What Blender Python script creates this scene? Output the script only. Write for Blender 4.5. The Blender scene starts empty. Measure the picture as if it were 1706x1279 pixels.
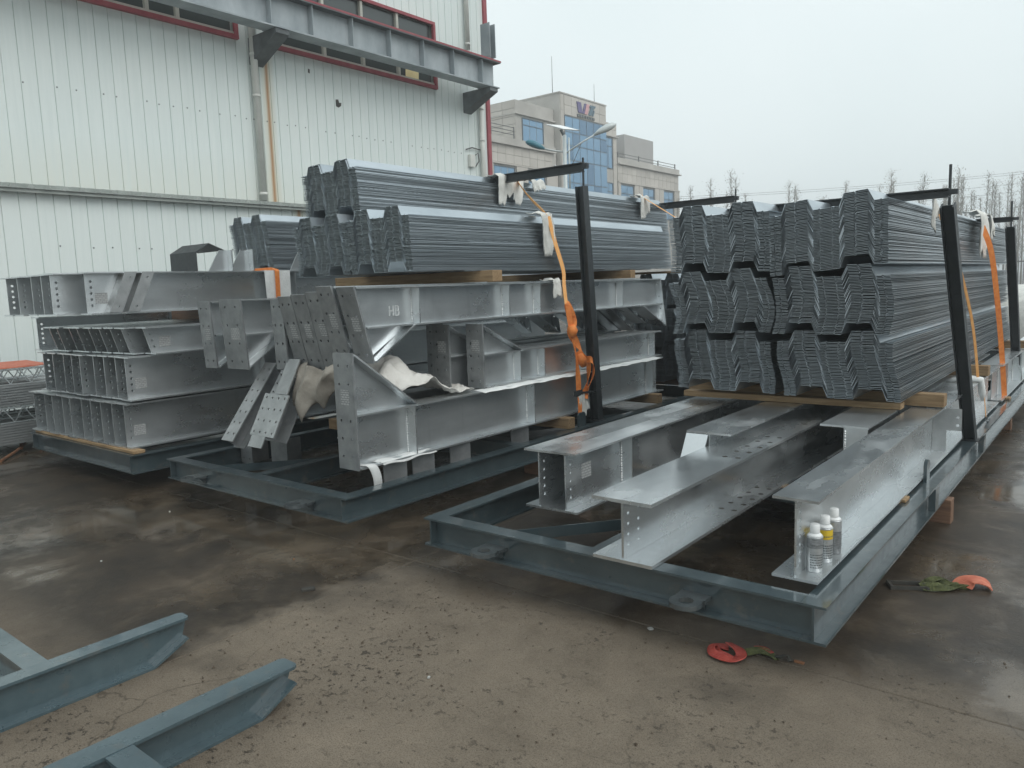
import bpy, math, random
from mathutils import Vector, Matrix
R = math.radians
rnd = random.Random(7)
sc = bpy.context.scene
col = sc.collection

# ------------------------------------------------------------------ camera, sky, sun, exposure
EYE = 1.6
yaw, pitch, roll = R(39.0), R(7.2), R(2.0)
F = Vector((-math.sin(yaw)*math.cos(pitch), math.cos(yaw)*math.cos(pitch), -math.sin(pitch)))
RT = F.cross(Vector((0, 0, 1))).normalized()
UP = RT.cross(F)
cr = RT*math.cos(roll) - UP*math.sin(roll)
cu = RT*math.sin(roll) + UP*math.cos(roll)
cam = bpy.data.objects.new('camera', bpy.data.cameras.new('camera'))
col.objects.link(cam)
cam.matrix_world = Matrix(((cr.x, cu.x, -F.x, 0), (cr.y, cu.y, -F.y, 0), (cr.z, cu.z, -F.z, EYE), (0, 0, 0, 1)))
cam.data.sensor_width = 36.0
cam.data.lens = 1281.0/1706.0*36.0
cam.data.clip_start = 0.05
cam.data.clip_end = 3000
sc.camera = cam

SUN_EL, SUN_AZ = R(46), R(98)      # azimuth measured from +Y clockwise
w = bpy.data.worlds.new('World'); sc.world = w; w.use_nodes = True
nt = w.node_tree; nt.nodes.clear()
out = nt.nodes.new('ShaderNodeOutputWorld'); bg = nt.nodes.new('ShaderNodeBackground')
sky = nt.nodes.new('ShaderNodeTexSky'); sky.sky_type = 'NISHITA'; sky.sun_disc = False
sky.sun_elevation = SUN_EL; sky.sun_rotation = SUN_AZ; sky.dust_density = 6.0; sky.air_density = 1.5
mx = nt.nodes.new('ShaderNodeMix'); mx.data_type = 'RGBA'
tc = nt.nodes.new('ShaderNodeTexCoord'); nz = nt.nodes.new('ShaderNodeTexNoise')
nz.inputs['Scale'].default_value = 2.2; nz.inputs['Detail'].default_value = 3.0
nt.links.new(tc.outputs['Generated'], nz.inputs['Vector'])
rp = nt.nodes.new('ShaderNodeValToRGB')
rp.color_ramp.elements[0].position = .3; rp.color_ramp.elements[0].color = (.765, .862, .880, 1)
rp.color_ramp.elements[1].position = .75; rp.color_ramp.elements[1].color = (.850, .930, .945, 1)
nt.links.new(nz.outputs['Fac'], rp.inputs['Fac'])
sca = nt.nodes.new('ShaderNodeVectorMath'); sca.operation = 'SCALE'; sca.inputs['Scale'].default_value = 10.0
nt.links.new(rp.outputs['Color'], sca.inputs[0])
mx.inputs['Factor'].default_value = 0.96          # overcast: a bright cloud layer hides nearly all of the blue
nt.links.new(sky.outputs['Color'], mx.inputs[6]); nt.links.new(sca.outputs['Vector'], mx.inputs[7])
nt.links.new(mx.outputs[2], bg.inputs['Color']); bg.inputs['Strength'].default_value = 0.1
nt.links.new(bg.outputs['Background'], out.inputs['Surface'])
sl = bpy.data.lights.new('sun', 'SUN'); sl.energy = 1.15; sl.angle = R(45); sl.color = (1, .98, .95)
so = bpy.data.objects.new('sun', sl); col.objects.link(so)
sd = Vector((math.sin(SUN_AZ)*math.cos(SUN_EL), math.cos(SUN_AZ)*math.cos(SUN_EL), math.sin(SUN_EL)))
so.rotation_euler = sd.to_track_quat('Z', 'Y').to_euler(); so.location = sd*50
sc.view_settings.view_transform = 'Standard'; sc.view_settings.look = 'None'
sc.view_settings.exposure = 0.22; sc.view_settings.gamma = 1.0; sc.view_settings.use_curve_mapping = False

# ------------------------------------------------------------------ materials
M = {}
def N(nt, t, **k):
    n = nt.nodes.new('ShaderNode'+t)
    for a, b in k.items():
        if a in n.inputs: n.inputs[a].default_value = b
        else: setattr(n, a, b)
    return n
def ramp(nt, src, p0, p1, c0=(0, 0, 0, 1), c1=(1, 1, 1, 1)):
    r = nt.nodes.new('ShaderNodeValToRGB'); e = r.color_ramp.elements
    e[0].position, e[0].color, e[1].position, e[1].color = p0, c0, p1, c1
    nt.links.new(src, r.inputs['Fac']); return r.outputs['Color']
def c4(c): return (c[0], c[1], c[2], 1)
def mixc(nt, fac, a, b):
    m = nt.nodes.new('ShaderNodeMix'); m.data_type = 'RGBA'
    for s, v in ((m.inputs['Factor'], fac), (m.inputs[6], a), (m.inputs[7], b)):
        if hasattr(v, 'is_output'): nt.links.new(v, s)
        elif isinstance(v, (int, float)): s.default_value = v
        else: s.default_value = c4(v)
    return m.outputs[2]
def mth(nt, op, a, b=0.0, c=0.0, clamp=False):
    m = nt.nodes.new('ShaderNodeMath'); m.operation = op; m.use_clamp = clamp
    for i, v in enumerate((a, b, c)):
        if hasattr(v, 'is_output'): nt.links.new(v, m.inputs[i])
        else: m.inputs[i].default_value = v
    return m.outputs[0]
def base_mat(name):
    m = bpy.data.materials.new(name); m.use_nodes = True
    nt = m.node_tree; b = nt.nodes['Principled BSDF']; M[name] = m
    return m, nt, b
def pm(name, c0, c1, scale=6.0, rough=(.4, .6), metal=0.0, bump=0.0, bscale=40.0, stretch=(1, 1, 1), rand=0.08, spec=.5, world=False, detail=5.0, coat=None, grime=None):
    m, nt, b = base_mat(name)
    g = N(nt, 'NewGeometry'); t = N(nt, 'TexCoord'); oi = N(nt, 'ObjectInfo')
    mp = N(nt, 'Mapping'); mp.inputs['Scale'].default_value = stretch
    nt.links.new(g.outputs['Position'] if world else t.outputs['Object'], mp.inputs['Vector'])
    off = nt.nodes.new('ShaderNodeVectorMath'); off.operation = 'ADD'
    nt.links.new(mp.outputs['Vector'], off.inputs[0])
    if not world:
        sc_ = mth(nt, 'MULTIPLY', oi.outputs['Random'], 37.0)
        nt.links.new(sc_, off.inputs[1])
    n1 = N(nt, 'TexNoise', Scale=scale, Detail=detail, Roughness=.6); nt.links.new(off.outputs[0], n1.inputs['Vector'])
    f = ramp(nt, n1.outputs['Fac'], .32, .68)
    colr = mixc(nt, f, c0, c1)
    if grime:
        ng = N(nt, 'TexNoise', Scale=grime[4], Detail=6.0, Roughness=.7); nt.links.new(off.outputs[0], ng.inputs['Vector'])
        colr = mixc(nt, mth(nt, 'MULTIPLY', ramp(nt, ng.outputs['Fac'], grime[1], grime[2]), grime[3]), colr, grime[0])
    hs = N(nt, 'HueSaturation'); nt.links.new(colr, hs.inputs['Color'])
    v = mth(nt, 'MULTIPLY_ADD', oi.outputs['Random'], rand*2, 1-rand); nt.links.new(v, hs.inputs['Value'])
    nt.links.new(hs.outputs['Color'], b.inputs['Base Color'])
    n2 = N(nt, 'TexNoise', Scale=scale*2.7, Detail=4.0); nt.links.new(off.outputs[0], n2.inputs['Vector'])
    rr = mth(nt, 'MULTIPLY_ADD', n2.outputs['Fac'], (rough[1]-rough[0])*1.6, rough[0]-(rough[1]-rough[0])*.3); nt.links.new(rr, b.inputs['Roughness'])
    b.inputs['Metallic'].default_value = metal
    if coat: b.inputs['Coat IOR'].default_value = 1.6; b.inputs['Coat Weight'].default_value = coat[0]; b.inputs['Coat Roughness'].default_value = coat[1]
    b.inputs['Specular IOR Level'].default_value = spec
    if bump:
        n3 = N(nt, 'TexNoise', Scale=bscale, Detail=4.0); nt.links.new(off.outputs[0], n3.inputs['Vector'])
        bp = N(nt, 'Bump', Strength=bump, Distance=.01); nt.links.new(n3.outputs['Fac'], bp.inputs['Height']); nt.links.new(bp.outputs['Normal'], b.inputs['Normal'])
    return m
def galv_material(name, lo, hi, rlo, rhi, blo, bhi, bw):
    m, nt, b = base_mat(name)
    t = N(nt, 'TexCoord'); oi = N(nt, 'ObjectInfo')
    off = nt.nodes.new('ShaderNodeVectorMath'); off.operation = 'ADD'
    nt.links.new(t.outputs['Object'], off.inputs[0]); nt.links.new(mth(nt, 'MULTIPLY', oi.outputs['Random'], 31.0), off.inputs[1])
    def nz_(scale, st, d=5.0, r=.6):
        mp = N(nt, 'Mapping'); mp.inputs['Scale'].default_value = st; nt.links.new(off.outputs[0], mp.inputs['Vector'])
        n = N(nt, 'TexNoise', Scale=scale, Detail=d, Roughness=r); nt.links.new(mp.outputs[0], n.inputs['Vector']); return n.outputs['Fac']
    big, streak, blot, drip = nz_(2.6, (1, .45, 1)), nz_(16, (1, .12, 1), 4), nz_(4.5, (1, .5, 1), 3, .5), nz_(11, (1, 1, .10), 3)
    vo = N(nt, 'TexVoronoi', Scale=60.0); nt.links.new(off.outputs[0], vo.inputs['Vector'])
    sp = N(nt, 'SeparateColor'); nt.links.new(vo.outputs['Color'], sp.inputs[0])
    f = mth(nt, 'ADD', mth(nt, 'MULTIPLY', big, .75), mth(nt, 'ADD', mth(nt, 'MULTIPLY', sp.outputs[0], .05), mth(nt, 'MULTIPLY_ADD', streak, .35, -.16)))
    c = mixc(nt, ramp(nt, f, .2, .8), lo, hi)
    bl = mth(nt, 'MULTIPLY', ramp(nt, blot, blo, bhi), bw)
    c = mixc(nt, bl, c, (.74, .765, .77))
    dk = mth(nt, 'MULTIPLY', ramp(nt, drip, .60, .78), .18); c = mixc(nt, dk, c, (.36, .375, .38))
    nt.links.new(c, b.inputs['Base Color'])
    rr = mth(nt, 'ADD', mth(nt, 'MULTIPLY_ADD', ramp(nt, big, .3, .7), rhi-rlo, rlo), mth(nt, 'ADD', mth(nt, 'MULTIPLY', bl, .22), mth(nt, 'MULTIPLY', sp.outputs[1], .005)))
    nt.links.new(rr, b.inputs['Roughness'])
    nt.links.new(mth(nt, 'SUBTRACT', .86, mth(nt, 'MULTIPLY', bl, .35)), b.inputs['Metallic'])
galv_material('galv', (.62, .65, .665), (.84, .87, .88), .22, .38, .52, .80, .22)
galv_material('galv_wet', (.56, .59, .605), (.82, .85, .86), .15, .34, .52, .74, .55)
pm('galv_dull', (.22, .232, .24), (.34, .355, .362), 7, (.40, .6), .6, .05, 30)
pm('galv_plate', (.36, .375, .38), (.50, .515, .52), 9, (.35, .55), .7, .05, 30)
pm('deck', (.375, .425, .46), (.57, .625, .665), 3, (.26, .46), .85, .02, 12, (1, .25, 1), .08, coat=(.3, .12))
pm('deck_bright', (.42, .47, .49), (.56, .60, .62), 3, (.3, .45), .85, .02, 12, (1, .25, 1), .08)
pm('lug', (.055, .067, .072), (.10, .115, .12), 12, (.25, .45), .2, .05, 60, coat=(1, .1))
pm('weld', (.62, .64, .64), (.8, .81, .81), 40, (.4, .6), .6, .2, 90)
pm('paint', (.034, .052, .060), (.054, .078, .087), 5, (.25, .45), 0, .05, 130, (1, 1, 1), .06, coat=(1, .10), grime=((.13, .115, .095), .56, .72, .55, 9))
pm('paint_new', (.050, .084, .100), (.074, .115, .132), 6, (.2, .45), 0, .06, 130, (1, 1, 1), .06, coat=(1, .10), grime=((.13, .115, .095), .56, .72, .55, 9))
pm('post', (.020, .025, .028), (.034, .040, .044), 8, (.4, .6), 0, .05, 40)
pm('timber', (.20, .125, .062), (.36, .245, .135), 4, (.65, .85), 0, .25, 25, (1, 14, 14), .15)
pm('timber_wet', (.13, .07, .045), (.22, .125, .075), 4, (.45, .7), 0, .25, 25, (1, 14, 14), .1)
pm('strap', (.68, .17, .035), (.84, .30, .075), 30, (.6, .8), 0, .2, 120)
pm('strap_pale', (.78, .36, .11), (.88, .48, .19), 30, (.6, .8), 0, .2, 120)
pm('strap_red', (.24, .028, .022), (.42, .07, .05), 14, (.5, .8), 0, .3, 70)
pm('strap_orange', (.44, .10, .055), (.60, .20, .12), 20, (.5, .8), 0, .3, 70)
pm('rag', (.55, .55, .52), (.74, .73, .69), 9, (.8, .95), 0, .5, 40)
pm('canvas', (.58, .56, .52), (.76, .74, .70), 5, (.75, .95), 0, .6, 22, grime=((.20, .17, .13), .55, .75, .6, 3))
pm('canvas_dirty_shaded', (.26, .235, .20), (.42, .385, .335), 6, (.8, .95), 0, .5, 30, grime=((.12, .10, .08), .5, .72, .6, 4))  # dirty beige cloth, with the shadow it hangs in put into the colour
pm('felt', (.66, .68, .67), (.78, .79, .78), 12, (.8, .95), 0, .4, 60)
pm('trim_red', (.27, .045, .06), (.36, .085, .10), 4, (.4, .6), 0, .05, 30)
pm('trim_grey', (.24, .265, .25), (.36, .385, .365), 4, (.45, .65), 0, .05, 30)
pm('pipe', (.52, .53, .50), (.64, .64, .60), 3, (.4, .55), 0, .03, 20)
pm('girder', (.22, .255, .275), (.42, .46, .48), 1.6, (.4, .65), .1, .05, 20, (1, 1, .5))
pm('girder_dark', (.07, .08, .086), (.13, .145, .15), 4, (.5, .7), 0, .05, 20)
pm('mullion', (.36, .36, .32), (.48, .47, .42), 5, (.5, .7))
pm('yellow', (.72, .60, .30), (.8, .68, .38), 5, (.5, .7))
pm('stone', (.46, .43, .39), (.56, .525, .48), .35, (.7, .9), 0, .05, 2, world=True)
pm('stone_dark', (.36, .345, .32), (.50, .48, .445), .6, (.7, .9), 0, .05, 2, world=True)
pm('roof_box', (.34, .33, .32), (.40, .39, .38), .4, (.7, .9))
pm('rail', (.10, .10, .10), (.15, .15, .15), 4, (.5, .7))
pm('bld_frame', (.06, .09, .12), (.09, .12, .15), 4, (.4, .6))
pm('lamp_grey', (.48, .52, .52), (.58, .62, .62), 4, (.4, .6), .2)
pm('lamp_teal', (.03, .16, .22), (.05, .23, .30), 4, (.3, .5))
pm('solar_reflection', (.80, .82, .82), (.86, .87, .87), 4, (.5, .7))  # white colour stands in for sky reflected in the dark-blue panel glass
pm('bark', (.22, .20, .18), (.32, .295, .27), 4, (.8, .95))
pm('leaf', (.16, .145, .11), (.26, .235, .18), 1.5, (.7, .9), rand=.3)
pm('wire', (.05, .05, .05), (.07, .07, .07), 4, (.6, .8))
pm('can_silver', (.42, .44, .45), (.55, .57, .58), 40, (.25, .4), .6)
pm('can_dark', (.12, .13, .135), (.30, .31, .32), 60, (.35, .5), .2, stretch=(1, 1, 3))
pm('can_yellow', (.62, .42, .02), (.74, .53, .05), 30, (.35, .5))
pm('can_white', (.74, .76, .76), (.82, .83, .83), 30, (.35, .5))
pm('crumb', (.050, .036, .024), (.085, .062, .042), 15, (.8, .95))
pm('moss', (.045, .055, .02), (.12, .13, .05), 30, (.8, .95), 0, .5, 60)
pm('rusty', (.14, .055, .025), (.24, .11, .05), 15, (.7, .9), 0, .4, 40)
pm('dark_scrap', (.03, .03, .028), (.06, .055, .045), 15, (.5, .8))
pm('white_scrap', (.30, .30, .28), (.5, .5, .48), 25, (.5, .8))
def sticker_material():
    m, nt, b = base_mat('sticker'); t = N(nt, 'TexCoord'); oi = N(nt, 'NewGeometry')
    br = N(nt, 'TexBrick', Scale=1.0); br.inputs['Scale'].default_value = 16.0
    br.inputs['Color1'].default_value = (.40, .41, .41, 1); br.inputs['Color2'].default_value = (.33, .34, .34, 1); br.inputs['Mortar'].default_value = (.13, .135, .14, 1)
    br.inputs['Mortar Size'].default_value = .028
    sx = N(nt, 'SeparateXYZ'); nt.links.new(t.outputs['Object'], sx.inputs[0]); cb_ = N(nt, 'CombineXYZ')
    nt.links.new(mth(nt, 'ADD', sx.outputs['Y'], sx.outputs['X']), cb_.inputs['X']); nt.links.new(sx.outputs['Z'], cb_.inputs['Y'])
    nt.links.new(cb_.outputs[0], br.inputs['Vector']); nt.links.new(br.outputs['Color'], b.inputs['Base Color']); b.inputs['Roughness'].default_value = .55
sticker_material()
pm('logo_purple', (.10, .08, .20), (.13, .11, .25), 4, (.5, .7))
pm('logo_pink', (.55, .28, .30), (.62, .34, .36), 4, (.5, .7))
pm('logo_teal', (.07, .13, .18), (.10, .17, .22), 4, (.5, .7))
pm('haze_hill', (.3, .3, .3), (.4, .4, .4), .05, (.8, .9))
def glass(name, c, rough, metal=0.0):
    m, nt, b = base_mat(name)
    b.inputs['Base Color'].default_value = c4(c); b.inputs['Roughness'].default_value = rough
    b.inputs['Specular IOR Level'].default_value = .8; b.inputs['Metallic'].default_value = metal
    g = N(nt, 'NewGeometry'); n = N(nt, 'TexNoise', Scale=.5, Detail=1.0); nt.links.new(g.outputs['Position'], n.inputs['Vector'])
    bp = N(nt, 'Bump', Strength=.08, Distance=.05); nt.links.new(n.outputs['Fac'], bp.inputs['Height']); nt.links.new(bp.outputs['Normal'], b.inputs['Normal'])
glass('glass_dark', (.045, .055, .055), .12)
glass('glass_blue', (.17, .31, .46), .10, .55)
glass('glass_blue2', (.10, .20, .32), .10, .5)

def wall_material():
    m, nt, b = base_mat('wall')
    g = N(nt, 'NewGeometry'); sx = N(nt, 'SeparateXYZ'); nt.links.new(g.outputs['Position'], sx.inputs[0])
    mp = N(nt, 'Mapping'); mp.inputs['Scale'].default_value = (1, 9, .35); nt.links.new(g.outputs['Position'], mp.inputs['Vector'])
    n1 = N(nt, 'TexNoise', Scale=2.2, Detail=6.0, Roughness=.65); nt.links.new(mp.outputs[0], n1.inputs['Vector'])
    n0 = N(nt, 'TexNoise', Scale=.6, Detail=3.0); nt.links.new(g.outputs['Position'], n0.inputs['Vector'])
    c = mixc(nt, ramp(nt, n1.outputs['Fac'], .3, .7), (.66, .725, .71), (.72, .775, .76))
    c = mixc(nt, mth(nt, 'MULTIPLY', ramp(nt, n0.outputs['Fac'], .45, .75), .35), c, (.73, .765, .73))
    # yellowish grime along the foot of the upper wall
    low = mth(nt, 'MULTIPLY', mth(nt, 'SUBTRACT', 4.0, sx.outputs['Z'], clamp=False), .9, clamp=True)
    low = mth(nt, 'MULTIPLY', low, mth(nt, 'GREATER_THAN', sx.outputs['Z'], 3.05))
    c = mixc(nt, mth(nt, 'MULTIPLY', low, mth(nt, 'MULTIPLY', n1.outputs['Fac'], .75)), c, (.56, .52, .40))
    # rust run below the bracket
    wob = mth(nt, 'MULTIPLY_ADD', n0.outputs['Fac'], .06, -.03)
    dy = mth(nt, 'ABSOLUTE', mth(nt, 'ADD', mth(nt, 'SUBTRACT', sx.outputs['Y'], 8.31), wob))
    core = mth(nt, 'SUBTRACT', 1.0, mth(nt, 'DIVIDE', dy, .055), clamp=True)
    halo = mth(nt, 'SUBTRACT', 1.0, mth(nt, 'DIVIDE', dy, .17), clamp=True)
    zz = mth(nt, 'LESS_THAN', sx.outputs['Z'], 5.75)
    c = mixc(nt, mth(nt, 'MULTIPLY', mth(nt, 'MULTIPLY', halo, zz), .55), c, (.55, .46, .27))
    c = mixc(nt, mth(nt, 'MULTIPLY', mth(nt, 'MULTIPLY', core, zz), .95), c, (.36, .17, .055))
    nt.links.new(c, b.inputs['Base Color']); b.inputs['Roughness'].default_value = .5
    bp = N(nt, 'Bump', Strength=.03, Distance=.02); nt.links.new(n1.outputs['Fac'], bp.inputs['Height']); nt.links.new(bp.outputs['Normal'], b.inputs['Normal'])
wall_material()

def ground_material():
    m, nt, b = base_mat('concrete')
    g = N(nt, 'NewGeometry'); P = g.outputs['Position']; sx = N(nt, 'SeparateXYZ'); nt.links.new(P, sx.inputs[0])
    X, Y = sx.outputs['X'], sx.outputs['Y']
    def noise(s, d=5.0, r=.6, dist=0.0):
        n = N(nt, 'TexNoise', Scale=s, Detail=d, Roughness=r, Distortion=dist); nt.links.new(P, n.inputs['Vector']); return n.outputs['Fac']
    nA, nB, nC, nD, nE = noise(.55, 5, .6), noise(2.1, 6, .65, .4), noise(9, 6, .7), noise(70, 3, .6), noise(26, 5, .75)
    nF = noise(190, 2, .6)
    dry = mixc(nt, ramp(nt, nB, .3, .7), (.092, .072, .051), (.222, .180, .134))
    dry = mixc(nt, ramp(nt, nC, .35, .75), dry, (.172, .141, .106))
    agg = mth(nt, 'MULTIPLY', ramp(nt, nF, .50, .62), .65)
    dry = mixc(nt, agg, dry, (.062, .046, .032))
    dry = mixc(nt, mth(nt, 'MULTIPLY', ramp(nt, nD, .52, .72), .35), dry, (.215, .175, .13))
    # brown crumbs and pits
    pit = mth(nt, 'MAXIMUM', mth(nt, 'MULTIPLY', ramp(nt, nE, .575, .615), ramp(nt, noise(1.7, 5, .6), .46, .60)), mth(nt, 'MULTIPLY', ramp(nt, noise(21, 5, .7), .645, .675), .75))
    dry = mixc(nt, mth(nt, 'MULTIPLY', pit, .85), dry, (.034, .025, .016))
    # hairline cracks
    vw = N(nt, 'VectorMath', operation='ADD'); nw = N(nt, 'TexNoise', Scale=3.0, Detail=4.0); nt.links.new(P, nw.inputs['Vector'])
    nt.links.new(P, vw.inputs[0]); sc2 = N(nt, 'VectorMath', operation='SCALE'); sc2.inputs['Scale'].default_value = .5; nt.links.new(nw.outputs['Color'], sc2.inputs[0]); nt.links.new(sc2.outputs[0], vw.inputs[1])
    vc = N(nt, 'TexVoronoi', feature='DISTANCE_TO_EDGE', Scale=.75); nt.links.new(vw.outputs[0], vc.inputs['Vector'])
    crk = mth(nt, 'MULTIPLY', mth(nt, 'SUBTRACT', 1.0, mth(nt, 'DIVIDE', vc.outputs['Distance'], .006), clamp=True), ramp(nt, nA, .47, .56))
    dry = mixc(nt, mth(nt, 'MULTIPLY', crk, .7), dry, (.040, .030, .020))
    # faint dark oil blotches
    blot = ramp(nt, noise(1.35, 4, .55), .56, .70)
    dry = mixc(nt, mth(nt, 'MULTIPLY', blot, .68), dry, (.058, .046, .034))
    # ---- wet areas: west of the slab joint, under the skids, along the east side
    def band(v, lo, hi):   # 0 below lo, 1 above hi
        return mth(nt, 'DIVIDE', mth(nt, 'SUBTRACT', v, lo), hi-lo, clamp=True)
    wob = mth(nt, 'MULTIPLY_ADD', nB, .9, -.45); wob2 = mth(nt, 'MULTIPLY_ADD', nA, 2.0, -1.0)
    xw = mth(nt, 'ADD', X, mth(nt, 'ADD', mth(nt, 'MULTIPLY', wob, .5), mth(nt, 'MULTIPLY_ADD', nC, .22, -.11)))
    west = mth(nt, 'SUBTRACT', 1.0, band(xw, -3.40, -3.22))
    near = band(mth(nt, 'ADD', Y, mth(nt, 'MULTIPLY', wob, .5)), 1.15, 1.5)
    west = mth(nt, 'MULTIPLY', west, near)
    yy = mth(nt, 'ADD', mth(nt, 'ADD', Y, mth(nt, 'MULTIPLY', wob, 1.2)), mth(nt, 'MULTIPLY', X, -.10))
    under = band(yy, 3.02, 3.35)
    east = mth(nt, 'MULTIPLY', band(mth(nt, 'ADD', X, wob), -2.0, -1.2), band(mth(nt, 'ADD', Y, mth(nt, 'ADD', wob, mth(nt, 'MULTIPLY', wob2, .5))), 2.35, 3.3))
    wet = mth(nt, 'MAXIMUM', mth(nt, 'MAXIMUM', west, under), mth(nt, 'MULTIPLY', east, mth(nt, 'MULTIPLY_ADD', ramp(nt, nA, .42, .60), .6, .22)))
    # drier islands inside the wet part
    isl = mth(nt, 'MULTIPLY', ramp(nt, mth(nt, 'ADD', mth(nt, 'MULTIPLY', nA, .6), mth(nt, 'MULTIPLY', nB, .4)), .48, .60), .62)
    wetc = mth(nt, 'MULTIPLY', wet, mth(nt, 'SUBTRACT', 1.0, isl))
    cwet = mixc(nt, ramp(nt, nB, .35, .7), (.020, .0148, .0100), (.064, .046, .030))
    cwet = mixc(nt, mth(nt, 'MULTIPLY', ramp(nt, nC, .5, .75), .5), cwet, (.088, .066, .042))
    cwet = mixc(nt, mth(nt, 'MULTIPLY', ramp(nt, nF, .5, .7), .35), cwet, (.03, .024, .018))
    c = mixc(nt, wetc, dry, cwet)
    nt.links.new(c, b.inputs['Base Color'])
    pud = ramp(nt, mth(nt, 'ADD', mth(nt, 'MULTIPLY', nA, .75), mth(nt, 'MULTIPLY', nB, .25)), .47, .56)
    pudw = mth(nt, 'MULTIPLY', pud, wet)
    rw = mth(nt, 'SUBTRACT', .46, mth(nt, 'MULTIPLY', pud, .36))
    rr = mth(nt, 'ADD', mth(nt, 'MULTIPLY', wet, rw), mth(nt, 'MULTIPLY', mth(nt, 'SUBTRACT', 1.0, wet), .88))
    nt.links.new(rr, b.inputs['Roughness']); b.inputs['Specular IOR Level'].default_value = .5
    hgt = mth(nt, 'ADD', mth(nt, 'MULTIPLY', nF, .25), mth(nt, 'ADD', mth(nt, 'MULTIPLY', nD, .5), mth(nt, 'MULTIPLY', mth(nt, 'SUBTRACT', nC, pit), .9)))
    bp = N(nt, 'Bump', Distance=.008); nt.links.new(hgt, bp.inputs['Height'])
    st = mth(nt, 'MULTIPLY', mth(nt, 'SUBTRACT', 1.0, mth(nt, 'MULTIPLY', pudw, .94)), mth(nt, 'SUBTRACT', .85, mth(nt, 'MULTIPLY', wet, .55)))
    nt.links.new(st, bp.inputs['Strength']); nt.links.new(bp.outputs['Normal'], b.inputs['Normal'])
ground_material()

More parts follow.
